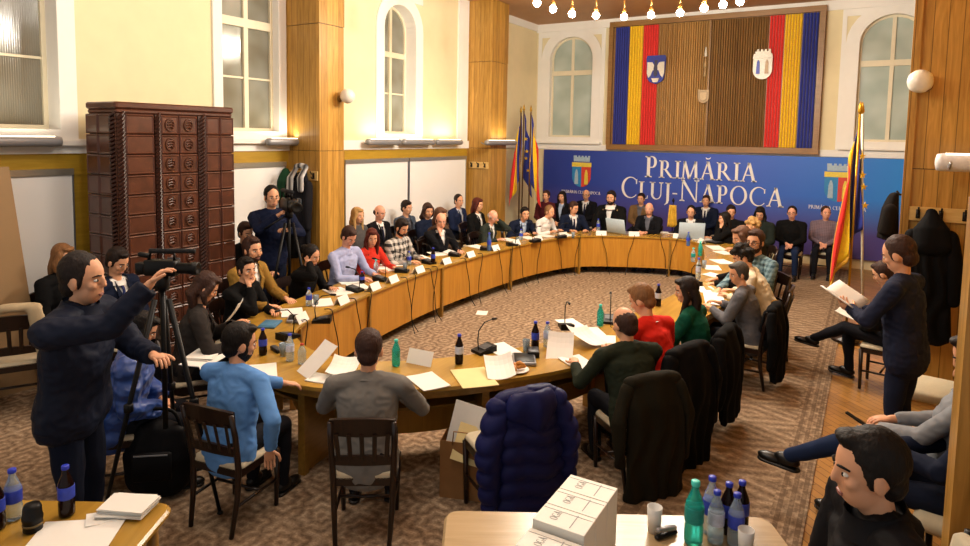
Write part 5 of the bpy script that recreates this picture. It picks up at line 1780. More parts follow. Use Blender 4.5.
def make_mic(name):
    o = empty(name, (0, 0, 0))
    b = MB(); b.prism([(-.09, 0), (.09, 0), (.09, .025), (-.09, .06)], (-.065, 0, 0), (0, 1, 0), (0, 0, 1), (.13, 0, 0)); b.build('base', M_plas, o)
    MB().box((0, -.01, .048), (.10, .09, .006), Matrix.Rotation(R_(-11), 3, 'X')).build('keypad', M_led, o)
    MB().tube([(0, .06, .03), (0, .07, .12), (0, .06, .20), (0, .0, .26), (0, -.09, .275)], .0055, 6).build('gooseneck', M_plas, o, True)
    MB().capsule([(0, -.09, .275), (0, -.13, .274)], .012, 8).build('microphone_head', M_plas, o, True)
    return o
mic0 = make_mic('desk_microphone'); mic_n = [0]
def mic(px, py, label, rz=None, sc=1.0, group='gooseneck desk microphones'):
    p = at(px, py, TOPZ)
    o = mic0 if mic_n[0] == 0 else copy_tree(mic0)
    mic_n[0] += 1
    d = table_dir(p)
    q = min(inner, key=lambda c: (c.x - p.x) ** 2 + (c.y - p.y) ** 2)
    e = Vector((q.x - p.x, q.y - p.y, 0))
    place(o, p, math.atan2(-e.x, e.y) if rz is None else rz, label, group, sc)
    o['category'] = 'microphone'
    return o
def inner_rz(p):
    q = min(range(NI), key=lambda i: (inner[i].x - p.x) ** 2 + (inner[i].y - p.y) ** 2)
    t = (inner[(q + 1) % NI] - inner[q - 1])
    return math.atan2(t.y, t.x)
def snap_inner(p, dist):
    """nearest place on the table top at dist from its inner edge"""
    q = min(range(NI), key=lambda i: (inner[i].x - p.x) ** 2 + (inner[i].y - p.y) ** 2)
    ring_ = offset(inner, dist)[q]
    return Vector((ring_.x, ring_.y, TOPZ))

who = ['the ochre jacket', 'the woman resting her cheek', 'the lavender shirt', 'the red top', 'the plaid shirt', 'the bald man in black', 'the empty place before the green-grey blazer', 'the green-grey blazer', 'the navy suit', 'the khaki vest', 'the dark blue suit']
cards = [(306, 318), (340, 299), (370, 286), (391, 278), (413, 269), (446, 260), (464, 255), (501, 248), (522, 244), (548, 240), (573, 237)]
for (a, b_), w_ in zip(cards, who):
    p = at(a, b_, TOPZ + .04)
    p = snap_inner(p, .06)
    name_card(p, inner_rz(p), 'white folded name card on the table edge before ' + w_)
for k, (a, b_) in enumerate([(597, 234.5), (633, 233), (685, 236), (697, 243)]):
    p = snap_inner(at(a, b_, TOPZ), .06)
    name_card(p, inner_rz(p), ['white name card left of the whitish laptop at the table head', 'white name card before the grey man at the table head', 'white name card before the man with the grey laptop', 'white name card on the far right table corner'][k])
for k, (a, b_) in enumerate([(322, 322), (355, 291), (381, 280.5), (402, 272), (429, 263.5), (455, 256), (486, 250), (512, 245.5), (535, 242), (561, 238)]):
    mic(a, b_, 'black gooseneck microphone on the left table arm, ' + ['nearest the camera', 'before the woman resting her cheek', 'before the lavender shirt', 'before the red top', 'before the plaid shirt', 'before the bald man', 'beside the tall blue bottle', 'before the green-grey blazer', 'before the navy suit', 'before the khaki vest'][k])
mic(484, 352, 'black gooseneck microphone beside the cola bottle on the near table arm')
mic(566, 328, 'black gooseneck microphone between the water bottles and the teal bottle', rz=R_(35))
mic(694, 285, 'black microphone on the right table arm beside the tall water bottle')
mic(610, 322, 'dark microphone on the near table arm behind the balding man')
mic(288, 338, 'black microphone at the left table end beside the marker')
def at_table(px, py): return at(px, py, TOPZ)
bt = [(263, 355, 'cola bottle with blue label at the left table end behind the blue sweater', B_COLA, M_cap_b, M_lab_b, .23, None),
      (290, 361, 'clear water bottle with blue cap at the left table end', B_CLEAR, M_cap_b, M_lab_w, .23, None),
      (302, 364, 'small clear bottle with red cap at the left table end', B_CLEAR, M_cap_r, None, .17, None),
      (459, 364, 'cola bottle with white label standing alone on the near table arm', B_COLA, M_cap_b, M_lab_w, .25, None),
      (535, 349, 'dark cola bottle beside a water bottle on the near table arm', B_COLA, M_cap_b, M_lab_b, .25, None),
      (547, 347, 'clear water bottle beside the dark cola bottle on the near table arm', B_CLEAR, M_cap_b, M_lab_w, .23, None),
      (600, 326, 'teal bottle on the near table arm, behind the balding man', B_TEAL, M_cap_t, None, .22, None),
      (396, 366, 'teal bottle beside the head of the man in grey', B_TEAL, M_cap_t, None, .22, None),
      (658, 306, 'cola bottle with lilac label between the red and green tops', B_COLA, M_cap_b, M_lab_w, .25, None),
      (698, 280, 'tall clear water bottle on the right table arm', B_CLEAR, M_cap_b, M_lab_w, .30, None),
      (362, 284, 'dark blue can-like bottle before the lavender shirt', B_COLA, M_cap_b, M_lab_b, .16, None),
      (376, 274, 'small clear bottle before the red top', B_CLEAR, M_cap_t, None, .20, None),
      (409, 265, 'clear water bottle before the plaid shirt', B_CLEAR, M_cap_b, M_lab_b, .2, None),
      (433, 264, 'dark bottle with blue label before the bald man', B_COLA, M_cap_b, M_lab_b, .24, None),
      (489, 251, 'tall blue water bottle before the green-grey blazer', B_BLUE, M_cap_b, M_lab_b, .30, None),
      (521, 240, 'small water bottle before the navy suit', B_CLEAR, M_cap_b, M_lab_b, .2, None),
      (598, 231, 'water bottle left of the whitish laptop at the table head', B_CLEAR, M_cap_b, M_lab_b, .25, None),
      (309, 306, 'clear water bottle before the ochre jacket', B_CLEAR, M_cap_b, M_lab_b, .2, None),
      (693, 262, 'clear bottle in the cluster on the far right table corner, nearest the edge', B_CLEAR, M_cap_t, M_lab_t, .22, None),
      (700, 256, 'teal bottle in the cluster on the far right table corner', B_TEAL, M_cap_t, M_lab_t, .24, None),
      (688, 246, 'blue bottle on the table just right of the grey laptop', B_BLUE, M_cap_b, M_lab_b, .25, None)]
for a, b_, lb, g_, cp_, lab, hh, lq in bt:
    bottle(at_table(a, b_), lb, g_, cp_, lab, hh, .034, lq, 'bottles on the oval table')
gls = [(247, 333, 'clear glass at the left table end behind the blue sweater', None), (283, 356, 'glass of yellow juice at the left table end', B_JUICE), (405, 271, 'glass of orange juice before the plaid shirt', B_JUICE), (526, 352, 'empty clear glass beside the dark cola bottle', None), (316, 305, 'glass of juice before the ochre jacket', B_JUICE),
       (573, 238, 'glass of juice before the dark blue suit', B_JUICE), (518, 244, 'glass of juice before the navy suit', B_JUICE), (704, 268, 'glass of juice in the bottle cluster on the right', B_JUICE)]
for a, b_, lb, lq in gls: glass_cup(at_table(a, b_), lb, lq)

pp = [(205, 360, .25, .32, 'white papers before the woman in charcoal', 20), (222, 369, .22, .31, 'white papers beside the blue sweater at the left table end', -30), (262, 372, .22, .31, 'white sheet under the hand of the man in blue', 50), (322, 379, .20, .16, 'white sheet under the hand of the man in blue, near the held page', 15),
      (428, 382, .22, .31, 'white sheet beside the right elbow of the man in grey', 62), (502, 350, .22, .31, 'white sheet behind the microphone on the near arm', 60), (578, 363, .21, .30, 'white sheet under the hands of the man in green', 55), (592, 333, .21, .30, 'white sheet beside the second near microphone', 40), (604, 341, .21, .30, 'white sheet before the balding man', 20),
      (570, 324, .2, .28, 'white sheet at the foot of the bent microphone', 50), (714, 299, .22, .60, 'long white papers before the man in the grey blazer', 15), (716, 276, .22, .31, 'white sheet on the right arm beside the water bottle', 70), (722, 262, .24, .34, 'white papers before the cream sweater', 40), (706, 290, .22, .31, 'white sheets beside the green top on the right arm', 30), (712, 268, .22, .31, 'white sheets by the bottle cluster on the right arm', 20), (724, 253, .22, .31, 'white sheets before the bearded man in glasses', 50), (702, 240, .22, .31, 'white sheets right of the grey laptop', 80), (358, 287, .22, .31, 'white pile between the woman in black and the lavender shirt', 60), (397, 264, .22, .31, 'white sheets between the red top and the plaid shirt', 60), (437, 254, .22, .31, 'white sheets between the plaid shirt and the bald man', 60), (528, 238, .22, .31, 'white sheets before the navy suit', 60), (566, 235, .22, .31, 'white sheets before the dark blue suit', 60), (292, 313, .22, .31, 'white sheets before the young man in black', 50), (322, 303, .22, .31, 'white sheets before the ochre jacket', 50), (716, 248, .24, .40, 'white papers on the far right table arm', 30), (709, 239, .24, .36, 'white papers before the woman in black', 60),
      (338, 292, .24, .34, 'white papers under the hands of the woman in black', 70), (347, 281, .24, .36, 'white papers before the lavender shirt', 60), (384, 268, .22, .45, 'white papers before the red top', 65), (421, 258, .22, .35, 'white papers before the plaid shirt', 65), (448, 252, .22, .31, 'white papers before the bald man', 65), (477, 247, .22, .31, 'white papers beside the tall blue bottle', 70), (508, 240, .22, .31, 'white papers before the green-grey blazer', 70), (545, 236, .22, .31, 'white papers before the khaki vest', 70), (620, 232, .22, .5, 'white papers at the table head left of the grey man', 90), (668, 233, .2, .3, 'white papers at the table head right of the grey man', 90)]
for a, b_, w_, l_, lb, rz in pp:
    sheet(at_table(a, b_), R_(rz), w_, l_, lb, n=5, curl=.006, group='loose papers on the oval table')
sheet(at_table(474, 378), R_(48), .28, .38, 'large cream envelope on the near table edge', M_cream, 4, .004, 'envelope', cat='envelope')
sheet(at_table(500, 373) + Vector((0, 0, .03)), R_(35), .22, .30, 'crumpled white sheet on the cream envelope', n=2, curl=.05, group='loose papers on the oval table', tilt=(R_(10), R_(-8)))
sheet(at_table(420, 364) + Vector((0, 0, .055)), R_(5), .23, .12, 'white folded card standing by the teal bottle', n=2, curl=.0, group='loose papers on the oval table', tilt=(R_(65), 0))
sheet(at_table(585, 343) + Vector((0, 0, .04)), R_(60), .24, .32, 'bent white sheet beside the teal bottle', n=2, curl=.06, group='loose papers on the oval table', tilt=(R_(6), R_(8)))
sheet(at_table(318, 372) + Vector((0, 0, .10)), R_(-20), .22, .32, 'white page held up by the man in light blue', n=2, curl=.01, group='loose papers on the oval table', tilt=(R_(40), 0))
sheet(at_table(344, 373) + Vector((0, 0, .035)), R_(30), .22, .30, 'rumpled white pages left of the man in grey', n=4, curl=.05, group='loose papers on the oval table')
sheet(at_table(233, 325) + Vector((0, 0, .09)), R_(-50), .22, .32, 'white page held by the woman in charcoal', n=2, curl=.03, group='loose papers on the oval table', tilt=(R_(50), 0))
sheet(at_table(560, 355) + Vector((0, 0, .06)), R_(20), .22, .30, 'white page held by the man in green', n=2, curl=.03, group='loose papers on the oval table', tilt=(R_(35), 0))
sheet(at_table(714, 288), R_(20), .24, .33, 'yellowish brown folder on the right table arm', mat('manila_folder', '#a5854a', .7), 6, .02, 'folder', cat='folder')
stack(at_table(206, 355) + Vector((0, .0, .006)), R_(30), .22, .31, 5, 'small stack of papers with a tan folder before the woman in charcoal', M_paper)
def slab(px, py, rz, size, label, m1, m2, name, cat, z=0):
    o = empty(name, at_table(px, py) + Vector((0, 0, z)), R_(rz), label, cat)
    MB().rbox((0, 0, size[2] / 2), size, .012).build('body', m1, o, True)
    MB().rbox((0, 0, size[2] + .002), (size[0] * .86, size[1] * .86, .004), .008).build('cover', m2, o, True)
    return o
slab(524, 361, 30, (.19, .25, .03), 'black and silver binder beside the pastry plate', M_silver, M_plas, 'binder', 'binder')
slab(533, 355, 30, (.10, .16, .05), 'black device lying on the silver binder', M_plas, M_led, 'recorder', 'device', .0)
slab(276, 351, 70, (.05, .16, .03), 'black marker case at the left table end', M_plas, M_led, 'marker_case', 'case')
slab(296, 320, 40, (.16, .22, .03), 'silver and black binder before the young man in black', M_silver, M_plas, 'binder', 'binder')
slab(270, 325, 30, (.17, .24, .02), 'blue folder before the young man in black', mat('blue_folder', '#3a6a8a', .6), mat('blue_folder', '#3a6a8a', .6), 'folder', 'folder')
slab(714, 243, 60, (.2, .28, .03), 'black portfolio before the woman in black', M_plas, M_led, 'portfolio', 'folder')
pl = empty('plate', at_table(517, 371), 0, 'white plate with golden pastries on the near table arm', 'plate')
MB().lathe([(.05, 0), (.095, .014), (.097, .018), (.06, .008), (.001, .007)], (0, 0, 0), 20).build('dish', M_paper, pl, True)
M_past = mat('pastry', '#b9792a', .6, var=.2, scale=20, bump=.4)
for k, (dx, dy) in enumerate(((-.03, .0), (.03, .02), (.0, -.035), (.01, .03))):
    mb = MB(); q = at_table(517, 371) + Vector((dx, dy, .032 + .018 * (k == 3)))
    mb.capsule([(-.03, 0, 0), (0, .01, .008), (.03, 0, 0)], [.012, .022, .012], 10)
    o = mb.build('pastry', M_past, None, True); o.location = q; o.rotation_euler = (0, 0, k * 1.1); tag(o, 'golden pastry on the white plate', 'pastry', 'pastries on the white plate')
# laptops
def laptop(p, rz, label, m_lid, z_tilt=15):
    o = empty('laptop', p, rz, label, 'laptop', 'laptops at the table head')
    MB().rbox((0, 0, .01), (.34, .24, .02), .012).build('base', M_silver, o, True)
    rot = Matrix.Rotation(R_(-z_tilt), 3, 'X')
    lid = MB(); lid.rbox((0, 0, 0), (.34, .012, .23), .005, mi=0); lid.v = [rot @ (q + Vector((0, 0, .115))) + Vector((0, .125, .015)) for q in lid.v]; lid.build('lid', m_lid, o, True)
    scn = MB(); scn.box((0, -.008, 0), (.31, .004, .19)); scn.v = [rot @ (q + Vector((0, 0, .115))) + Vector((0, .125, .015)) for q in scn.v]; scn.build('screen', M_plas, o)
    return o
M_lid = mat('pale_laptop_lid', '#aebfca', .4, var=.05, scale=30)
p = at_table(621, 233); laptop(p, R_(165), 'open whitish laptop at the table head before the fur-hooded man', M_lid).scale = (1.25,) * 3
p = at_table(690, 238); laptop(p, R_(200), 'open pale grey laptop before the dark-haired man in a suit', M_lid).scale = (1.35,) * 3
# small desk flag on the table head
p = at_table(672, 233)
df = empty('desk_flag', p, 0, 'small golden desk flag on a dark stand at the table head', 'flag')
MB().lathe([(.07, 0), (.07, .02), (.02, .03)], (0, 0, 0), 14).build('stand', M_dark, df, True)
MB().tube([(0, 0, .02), (0, 0, .62)], .010, 8).build('pole', M_plas, df, True)
MB().lathe([(.02, 0), (.03, .03), (.004, .08)], (0, 0, .62), 8).build('finial', M_plas, df, True)
MB().grid(lambda u, v: Vector(((u - .5) * (.14 + .06 * v), -.02 + .02 * math.sin(u * 12), .56 - v * .44)), 12, 6, thick=.006).build('cloth', mat('golden_cloth', '#b8912a', .6, var=.3, scale=16), df, True)

# cables hanging in front of the panels
def cable(px, py, k):
    p = snap_inner(at(px, py, TZ), -.004)
    q = snap_inner(p, -.03)
    n_ = (q - p).normalized()
    t = Vector((-n_.y, n_.x, 0))
    s = (-1) ** k
    pts = [p - n_ * .08 + Vector((0, 0, .012)), p + n_ * .008 + Vector((0, 0, .012)), p + n_ * .016 + t * .03 * s - Vector((0, 0, .12)), p + n_ * .02 + t * .10 * s - Vector((0, 0, .35)), p + n_ * .03 + t * .12 * s - Vector((0, 0, .58)), p + n_ * .10 + t * .16 * s + Vector((0, 0, .022 - TOPZ))]
    o = MB().tube([v - p for v in catmull(pts, 5)], .0055, 6).build('microphone_cable', M_plas, None, True)
    o.location = p
    tag(o, 'thin black microphone cable hanging down the front panels of the table', 'cable', 'microphone cables')
for k, (a, b_) in enumerate([(360, 299), (368, 295), (401, 280), (411, 275), (430, 269), (438, 267), (463, 259), (485, 254), (493, 251), (515, 247), (520, 246), (543, 242), (562, 239), (580, 236), (600, 236), (628, 236), (655, 237), (313, 322), (334, 311), (676, 238)]):
    cable(a, b_, k)
o = sheet(at(482, 313, .014), .4, .16, .21, 'small white scrap of paper on the carpet inside the oval table', n=1, curl=.004); o.location.z = .014

# paper bag and envelopes under the near table arm
p = at(445, 500, .012)
bgx = empty('paper_bag', (p.x + .05, p.y + .16, .012), R_(20), 'brown paper bag under the near table arm', 'bag')
M_kraft = mat('kraft_paper', '#8a6238', .8, var=.1, scale=10, bump=.2)
mb = MB()
for (c, s) in (((0, -.10, .21), (.30, .004, .42)), ((0, .10, .21), (.30, .004, .42)), ((-.15, 0, .21), (.004, .20, .42)), ((.15, 0, .21), (.004, .20, .42)), ((0, 0, .004), (.30, .20, .006))): mb.box(c, s)
mb.build('bag_body', M_kraft, bgx)
MB().tube([(-.06, -.105, .40), (-.05, -.11, .5), (.05, -.11, .5), (.06, -.105, .40)], .005, 6).build('handle', M_kraft, bgx, True)
bw_ = Vector((p.x + .05, p.y + .16, 0))
sheet(bw_ + Vector((0, .02, .46)), R_(15), .24, .40, 'white envelope sticking up out of the paper bag', M_paper, 4, .01, 'envelope', cat='envelope', tilt=(R_(75), R_(10)))
sheet(bw_ + Vector((.06, -.03, .40)), R_(25), .20, .26, 'yellow envelope sticking out of the paper bag', M_cream, 4, .01, 'envelope', cat='envelope', tilt=(R_(55), R_(15)))

# ================================================================ FOREGROUND TABLES
def side_table(name, corner, w, l, rz, label, m, top=.75):
    """corner = far right corner of the top; extends back along -x, -y in its own frame"""
    r = empty(name, (corner.x, corner.y, .012), rz, label, 'table')
    MB().rbox((-w / 2, -l / 2, top - .032), (w, l, .04), .07).build('tabletop', m, r)
    MB().box((-w / 2, -l / 2, top - .09), (w - .16, l - .16, .07)).build('apron', M_edge, r)
    for a, b_ in ((-.08, -.08), (-w + .08, -.08), (-.08, -l + .08), (-w + .08, -l + .08)):
        MB().tube([(a, b_, 0), (a, b_, top - .06)], [.022, .03], 8).build('leg', M_edge, r, True)
    return r
cL = at(176, 502, .75)
side_table('side_table', cL, 1.5, .8, R_(31), 'oak side table in the bottom left corner with bottles and papers', M_top)
M_pale_top = wood('pale_table_top', '#9c8662', '#ad9672', 'X', 0, .25)
cC = at(768, 516, .75)
side_table('side_table', cC, 1.6, .9, R_(31), 'pale side table at the bottom middle with white boxes and bottles', M_pale_top)
FZ = .752
bottle(at(67, 515, FZ), 'cola bottle with blue label on the bottom left side table', B_COLA, M_cap_b, M_lab_b, .25, .036, None, 'bottles on the side tables')
bottle(at(14, 519, FZ), 'half empty water bottle on the bottom left side table', B_CLEAR, M_cap_b, M_lab_b, .25, .037, None, 'bottles on the side tables')
bottle(at(-3, 529, FZ), 'cola bottle cut by the left edge of the photo', B_COLA, M_cap_b, M_lab_b, .25, .036, None, 'bottles on the side tables')
ln = empty('camera_lens', at(33, 530, FZ), 0, 'black camera lens standing beside the bottles on the bottom left table', 'lens')
MB().lathe([(.036, 0), (.040, .004), (.040, .05), (.043, .055), (.043, .07), (.040, .075), (.038, .11), (.032, .125), (.012, .13)], (0, 0, 0), 20).build('barrel', M_plas, ln, True)
MB().lathe([(.0415, .028), (.0425, .03), (.0425, .036), (.0415, .038)], (0, 0, 0), 20).build('ring', mat('dull_gold', '#6a5a3a', .4, .5), ln, True)
stack(at(128, 511, FZ) + Vector((0, 0, .01)), R_(30), .22, .15, 6, 'stack of white paper napkins on the corner of the bottom left table', M_paper, t=.006)
sheet(at(72, 540, FZ), R_(40), .36, .30, 'large white sheet on the bottom left table', n=2, curl=.004)
sheet(at(103, 519, FZ) + Vector((0, 0, .003)), R_(60), .14, .10, 'small white slip beside the paper napkins', n=2, curl=.01)
cb = [(693, 543, 'large teal water bottle on the bottom middle table', B_TEAL, M_cap_t, M_lab_t, .30, .042), (710, 533, 'clear water bottle with blue cap just behind the teal one', B_CLEAR, M_cap_b, M_lab_b, .28, .038), (715, 542, 'small clear water bottle beside the large teal one', B_CLEAR, M_cap_b, M_lab_w, .25, .036),
      (727, 533, 'cola bottle in the middle of the bottle group on the bottom table', B_COLA, M_cap_b, M_lab_b, .25, .036), (740, 531, 'cola bottle furthest right in the bottle group', B_COLA, M_cap_b, M_lab_b, .25, .036), (735, 545, 'water bottle with blue label in front of the two cola bottles', B_CLEAR, M_cap_b, M_lab_b, .25, .036)]
for a, b_, lb, g_, cp_, lab, hh, rr in cb: bottle(at(a, b_, FZ), lb, g_, cp_, lab, hh, rr, None, 'bottles on the side tables')
M_cup = mat('white_plastic_cup', '#d6d4d0', .4, var=.02)
glass_cup(at(654, 531, FZ), 'white plastic cup left of the bottles on the bottom middle table', None, .12, .036, 'white plastic cups', M_cup, 'plastic_cup', 'cup')
glass_cup(at(745, 555, FZ), 'white plastic cup right of the bottles at the bottom edge', None, .12, .036, 'white plastic cups', M_cup, 'plastic_cup', 'cup')
ws = empty('stapler', at(666, 536, FZ), R_(60), 'small black and silver stapler beside the plastic cup', 'stapler')
MB().rbox((0, 0, .008), (.13, .03, .016), .01).build('base', M_plas, ws, True)
MB().rbox((0, 0, .035), (.12, .025, .02), .008, Matrix.Rotation(R_(8), 3, 'Y')).build('arm', M_silver, ws, True)
# white boxes with printed lettering
M_box = mat('white_carton', '#e2e0d8', .6, var=.02, scale=6)
M_ink = mat('grey_print', '#96989a', .7)
BT = 1.02
A_, B_, C_ = at(571, 474, BT), at(618, 488, BT), at(576, 533.5, BT)
ux = (B_ - A_); uy = (C_ - B_)
wx, ly_ = ux.length, uy.length
rzb = math.atan2(ux.y, ux.x)
ux.normalize(); uy.normalize()
ny = Vector((ux.y, -ux.x, 0))            # towards the viewer
L3 = ly_ / 3
def carton(k, top, extra, label):
    c = A_ + ux * (wx / 2) + ny * (L3 * (k + .5) + extra)
    h_ = top - FZ
    o = empty('carton_box', (c.x, c.y, FZ), rzb, label, 'box', 'white cartons on the bottom middle table')
    MB().rbox((0, 0, h_ / 2), (wx, L3 - .004, h_), .004).build('carton', M_box, o)
    MB().box((0, L3 * .5 - .03, h_ + .0008), (wx * .96, .002, .001)).build('lid_seam', M_ink, o)
    t = text_mesh('OGA', .034, .065, 1.0, .0006)
    q = t.build('lettering', M_ink, o); q.rotation_euler = (R_(-90), 0, R_(90)); q.location = (-wx * .10, -.03, h_ + .001)
    ln_ = MB()
    ln_.box((wx * .19, 0, h_ + .0007), (.004, L3 * .7, .0008))
    ln_.build('printed_lines', M_ink, o)
for k, lb in enumerate(('white printed carton, furthest of the row on the bottom table', 'white printed carton, second furthest of the row on the bottom table', 'white printed carton, third of the row on the bottom table')): carton(k, BT, 0, lb)
carton(3, BT - .03, .012, 'white printed carton nearest the photo edge, a little lower than the others')

# ================================================================ VIDEO CAMERAS
def video_camera(p, rz, label, s=1.0):
    r = empty('video_camera', p, rz, label, 'video camera'); r.scale = (s,) * 3
    MB().rbox((0, 0, .06), (.11, .30, .14), .02).build('body', M_plas, r, True)
    MB().lathe([(.045, 0), (.05, .02), (.05, .12), (.058, .13), (.06, .20), (.05, .205), (.03, .19)], (0, .14, .06), 18, rot=Matrix.Rotation(R_(-90), 3, 'X')).build('lens', M_plas, r, True)
    MB().tube([(0, .12, .13), (0, .12, .20), (0, -.10, .20), (0, -.12, .13)], .014, 8).build('handle', M_plas, r, True)
    MB().tube([(.05, -.08, .22), (.05, .34, .23)], .022, 10).build('shotgun_microphone', mat('foam_black', '#141418', .9, bump=.6, scale=60), r, True)
    MB().rbox((-.10, .06, .09), (.015, .12, .085), .006).build('monitor', M_led, r, True)
    MB().box((-.109, .06, .09), (.003, .10, .065)).build('screen', mat('camera_screen', '#3a5a6a', .2), r)
    MB().rbox((0, -.19, .05), (.09, .09, .10), .015).build('battery', M_plas, r, True)
    MB().capsule([(-.03, -.14, .16), (-.03, -.22, .17)], .024, 10).build('eyepiece', M_plas, r, True)
    return r
def tripod(c, top, label, spread=.42):
    r = empty('tripod', (c.x, c.y, .012), .3, label, 'tripod')
    MB().lathe([(.045, top - .10), (.05, top - .06), (.05, top - .02), (.035, top)], (0, 0, 0), 14).build('head', M_plas, r, True)
    MB().tube([(0, 0, .55), (0, 0, top - .06)], .018, 10).build('centre_column', M_plas, r, True)
    for k in range(3):
        a = k * 2.094
        d = Vector((math.cos(a), math.sin(a), 0))
        lg_ = MB().tube([d * .05 + Vector((0, 0, top - .16)), d * spread * .55 + Vector((0, 0, (top - .1) * .5)), d * spread + Vector((0, 0, .01))], [.020, .016, .012], 8).build('leg', M_plas, r, True)
        MB().rbox(d * spread * .55 + Vector((0, 0, (top - .1) * .5)), (.05, .05, .06), .012).build('clamp', M_plas, lg_, True)
        MB().ell(d * spread + Vector((0, 0, .012)), (.02, .02, .014)).build('foot', M_plas, lg_, True)
    MB().tube([(0, 0, top - .05), (-.20, -.25, top - .22)], .010, 8).build('pan_handle', M_plas, r, True)
    return r
vc = at(162, 274, 1.64)
video_camera((vc.x, vc.y, 1.64), R_(-62), 'black video camera on a tripod under the hand of the near cameraman', .74)
tripod(vc, 1.62, 'black tripod under the near video camera')
eb = at(160, 494, .012)
bg2 = empty('equipment_bag', eb, R_(40), 'large black equipment bag standing behind the near cameraman', 'bag')
M_nyl = cloth('black_nylon', '#07070a', rough=.6)
drape('bag_body', M_nyl, bg2, [('c', [(0, 0, .12), (0, 0, .30), (.02, 0, .46)], [(.24, .13), (.25, .14), (.18, .09)], (1, 0, 0))], amp=.02)
MB().tube(catmull([(-.16, .0, .46), (-.10, -.02, .62), (.10, -.02, .62), (.16, 0, .46)], 5), .012, 6).build('strap', M_nyl, bg2, True)
MB().rbox((0, -.15, .28), (.26, .04, .20), .03).build('pocket', M_nyl, bg2, True)
MB().box((0, -.172, .37), (.22, .006, .008)).build('zipper', M_silver, bg2)
v2 = at_y(289, 210, [o for o in C.objects if o.get('label', '').startswith('cameraman in a dark navy')][0].location.y - .12)
video_camera((v2.x, v2.y, v2.z), R_(-118), 'black shoulder video camera held by the cameraman in front of the coats', 1.1)
tripod(Vector((v2.x, v2.y, 0)), v2.z - .01, 'black tripod below the far video camera', .38)

# ================================================================ LEFT CORNER
c0, c1 = at_x(9, 168, -7.05), at_x(31, 306, -7.05)
pb = empty('display_board', (-7.05, c1.y, .012), 0, 'tall tan display board leaning at the left edge of the photo', 'board')
M_tan = mat('tan_board', '#8f7350', .7, var=.05, scale=3)
sl = (c1.y - c0.y) / (c0.z - c1.z)
ya = lambda z: (c1.z - z) * sl
MB().prism([(ya(0), 0), (ya(c0.z), c0.z), (ya(c0.z) - 1.0, c0.z), (ya(0) - 1.0, 0)], (0, 0, 0), (0, 1, 0), (0, 0, 1), (-.03, 0, 0)).build('panel', M_tan, pb)
for s in (-.9, -.1):
    MB().tube([(-.04, s, 1.5), (-.28, s, 0)], .015, 8).build('prop', M_dark, pb, True)
def extra_chair(px, py, face, label, z=.47, sc=1.08):
    p = at(px, py, z)
    o = put_chair(p.x, p.y, R_(face), label, 'empty chairs in the left corner'); o.scale = (sc,) * 3
    return o
e1 = extra_chair(14, 362, 62, 'dark wooden chair with beige seat at the left photo edge, shawl on it')
e2 = extra_chair(46, 318, -75, 'empty dark wooden chair between the display board and the left whiteboard')
shc = empty('beige_shawl', e1.location, e1.rotation_euler.z, 'beige shawl draped over the chair back at the left photo edge', 'shawl')
shc.scale = e1.scale
drape('cloth', cloth('beige_wool', '#a8977a', bump=.5), shc, [('c', [(-.20, -.28, .94), (0, -.29, .96), (.20, -.28, .94)], [.035, .04, .04]), ('c', [(.18, -.31, .93), (.23, -.32, .7), (.26, -.3, .45)], [(.06, .025), (.07, .025), (.06, .02)], (1, 0, 0)), ('c', [(-.12, -.30, .94), (-.15, -.33, .78)], [(.09, .025), (.08, .02)], (1, 0, 0))])

# ================================================================ RIGHT WALL SEATS
M_pad = mat('beige_upholstery', '#b3aa92', .85, var=.05, scale=50)
def padded_chair(px, py, face, label, z=.50, sc=1.05, xy=None):
    p = at(px, py, z) if xy is None else Vector((*xy, 0))
    r = empty('upholstered_chair', (p.x, p.y, .012), R_(face), label, 'chair', 'beige upholstered chairs along the right wall'); r.scale = (sc,) * 3
    MB().rbox((0, 0, .445), (.50, .50, .09), .06).build('seat', M_pad, r, True)
    rt = Matrix.Rotation(R_(10), 3, 'X')
    MB().rbox((0, -.27, .72), (.48, .07, .40), .05, rt).build('backrest', M_pad, r, True)
    for sx in (-1, 1):
        MB().tube([(sx * .22, .21, 0), (sx * .22, .21, .40)], .018, 8).build('leg', M_plas, r, True)
        MB().tube([(sx * .22, -.27, 0), (sx * .23, -.25, .42), (sx * .23, -.33, .92)], .018, 8).build('rear_post', M_plas, r, True)
    return r
padded_chair(924, 386, 82, 'empty beige upholstered chair behind the standing man, by the right wall')
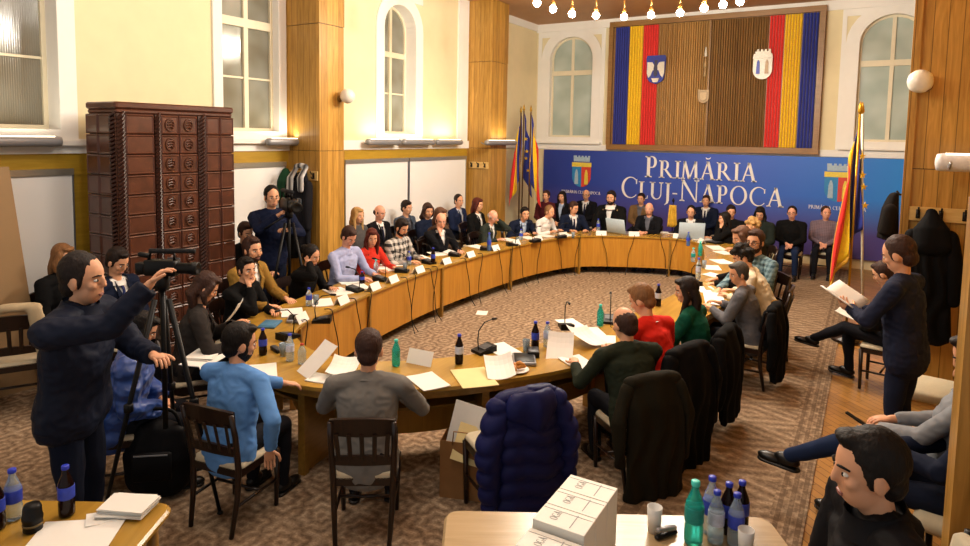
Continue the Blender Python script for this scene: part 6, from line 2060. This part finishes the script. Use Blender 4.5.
for key, lb in (('seated person in jeans', 'beige upholstered chair under the person in jeans'), ('person with a pen', 'beige upholstered chair behind the near pier, under the person with a pen'), ('young dark-haired man in a black jacket', 'beige upholstered chair under the young man in the bottom right corner')):
    o = [v for l, v in names.items() if l.startswith(key)][0]
    v = Matrix.Rotation(o.rotation_euler.z, 3, 'Z') @ Vector((0, .03, 0))
    padded_chair(0, 0, math.degrees(o.rotation_euler.z), lb, xy=(o.location.x + v.x, o.location.y + v.y), sc=o.scale.x)
# booklet and papers of the people on the right
st = [v for l, v in names.items() if l.startswith('standing man in a navy')][0]
def in_front(o, v):
    return o.location + Matrix.Rotation(o.rotation_euler.z, 3, 'Z') @ (Vector(v) * o.scale.x)
bk_ = empty('open_booklet', in_front(st, (-.02, .46, 1.19)), st.rotation_euler.z, 'open white booklet held by the standing man', 'booklet')
for s in (-1, 1):
    mb = MB(); mb.grid(lambda u, v: Vector((s * u * .20, (v - .5) * .29, .10 * u * (1 - .3 * u) + .004)), 6, 4, thick=.006)
    mb.v = [Matrix.Rotation(R_(28), 3, 'X') @ p for p in mb.v]
    mb.build('page', M_paper, bk_, True)
jm = [v for l, v in names.items() if l.startswith('seated person in jeans')][0]
ph = MB().rbox((0, 0, 0), (.07, .14, .009), .01).build('mobile_phone', M_plas); ph.location = in_front(jm, (-.08, .46, .74)); ph.rotation_euler = (.4, .2, jm.rotation_euler.z)
tag(ph, 'black mobile phone in the hand of the person in jeans', 'phone')
pm = [v for l, v in names.items() if l.startswith('person with a pen')][0]
sheet(in_front(pm, (.02, .46, .66)), pm.rotation_euler.z, .21, .30, 'white notes on the knees of the person with the pen', n=4, curl=.01, tilt=(R_(12), 0))
pen = MB().tube([(0, 0, 0), (0, .14, .05)], .005, 8).build('pen', mat('pen_blue', '#6a7aa8', .3), None, True); pen.location = in_front(pm, (.0, .50, .74)); pen.rotation_euler = (.2, 0, pm.rotation_euler.z + .9)
tag(pen, 'pale blue pen in the hand behind the near pine pier', 'pen')
sb = [v for l, v in names.items() if l.startswith('seated person in black with crossed')][0]
sheet(in_front(sb, (0, .40, .70)), sb.rotation_euler.z, .22, .31, 'white papers on the lap of the seated person in black', n=4, curl=.02, tilt=(R_(15), 0))
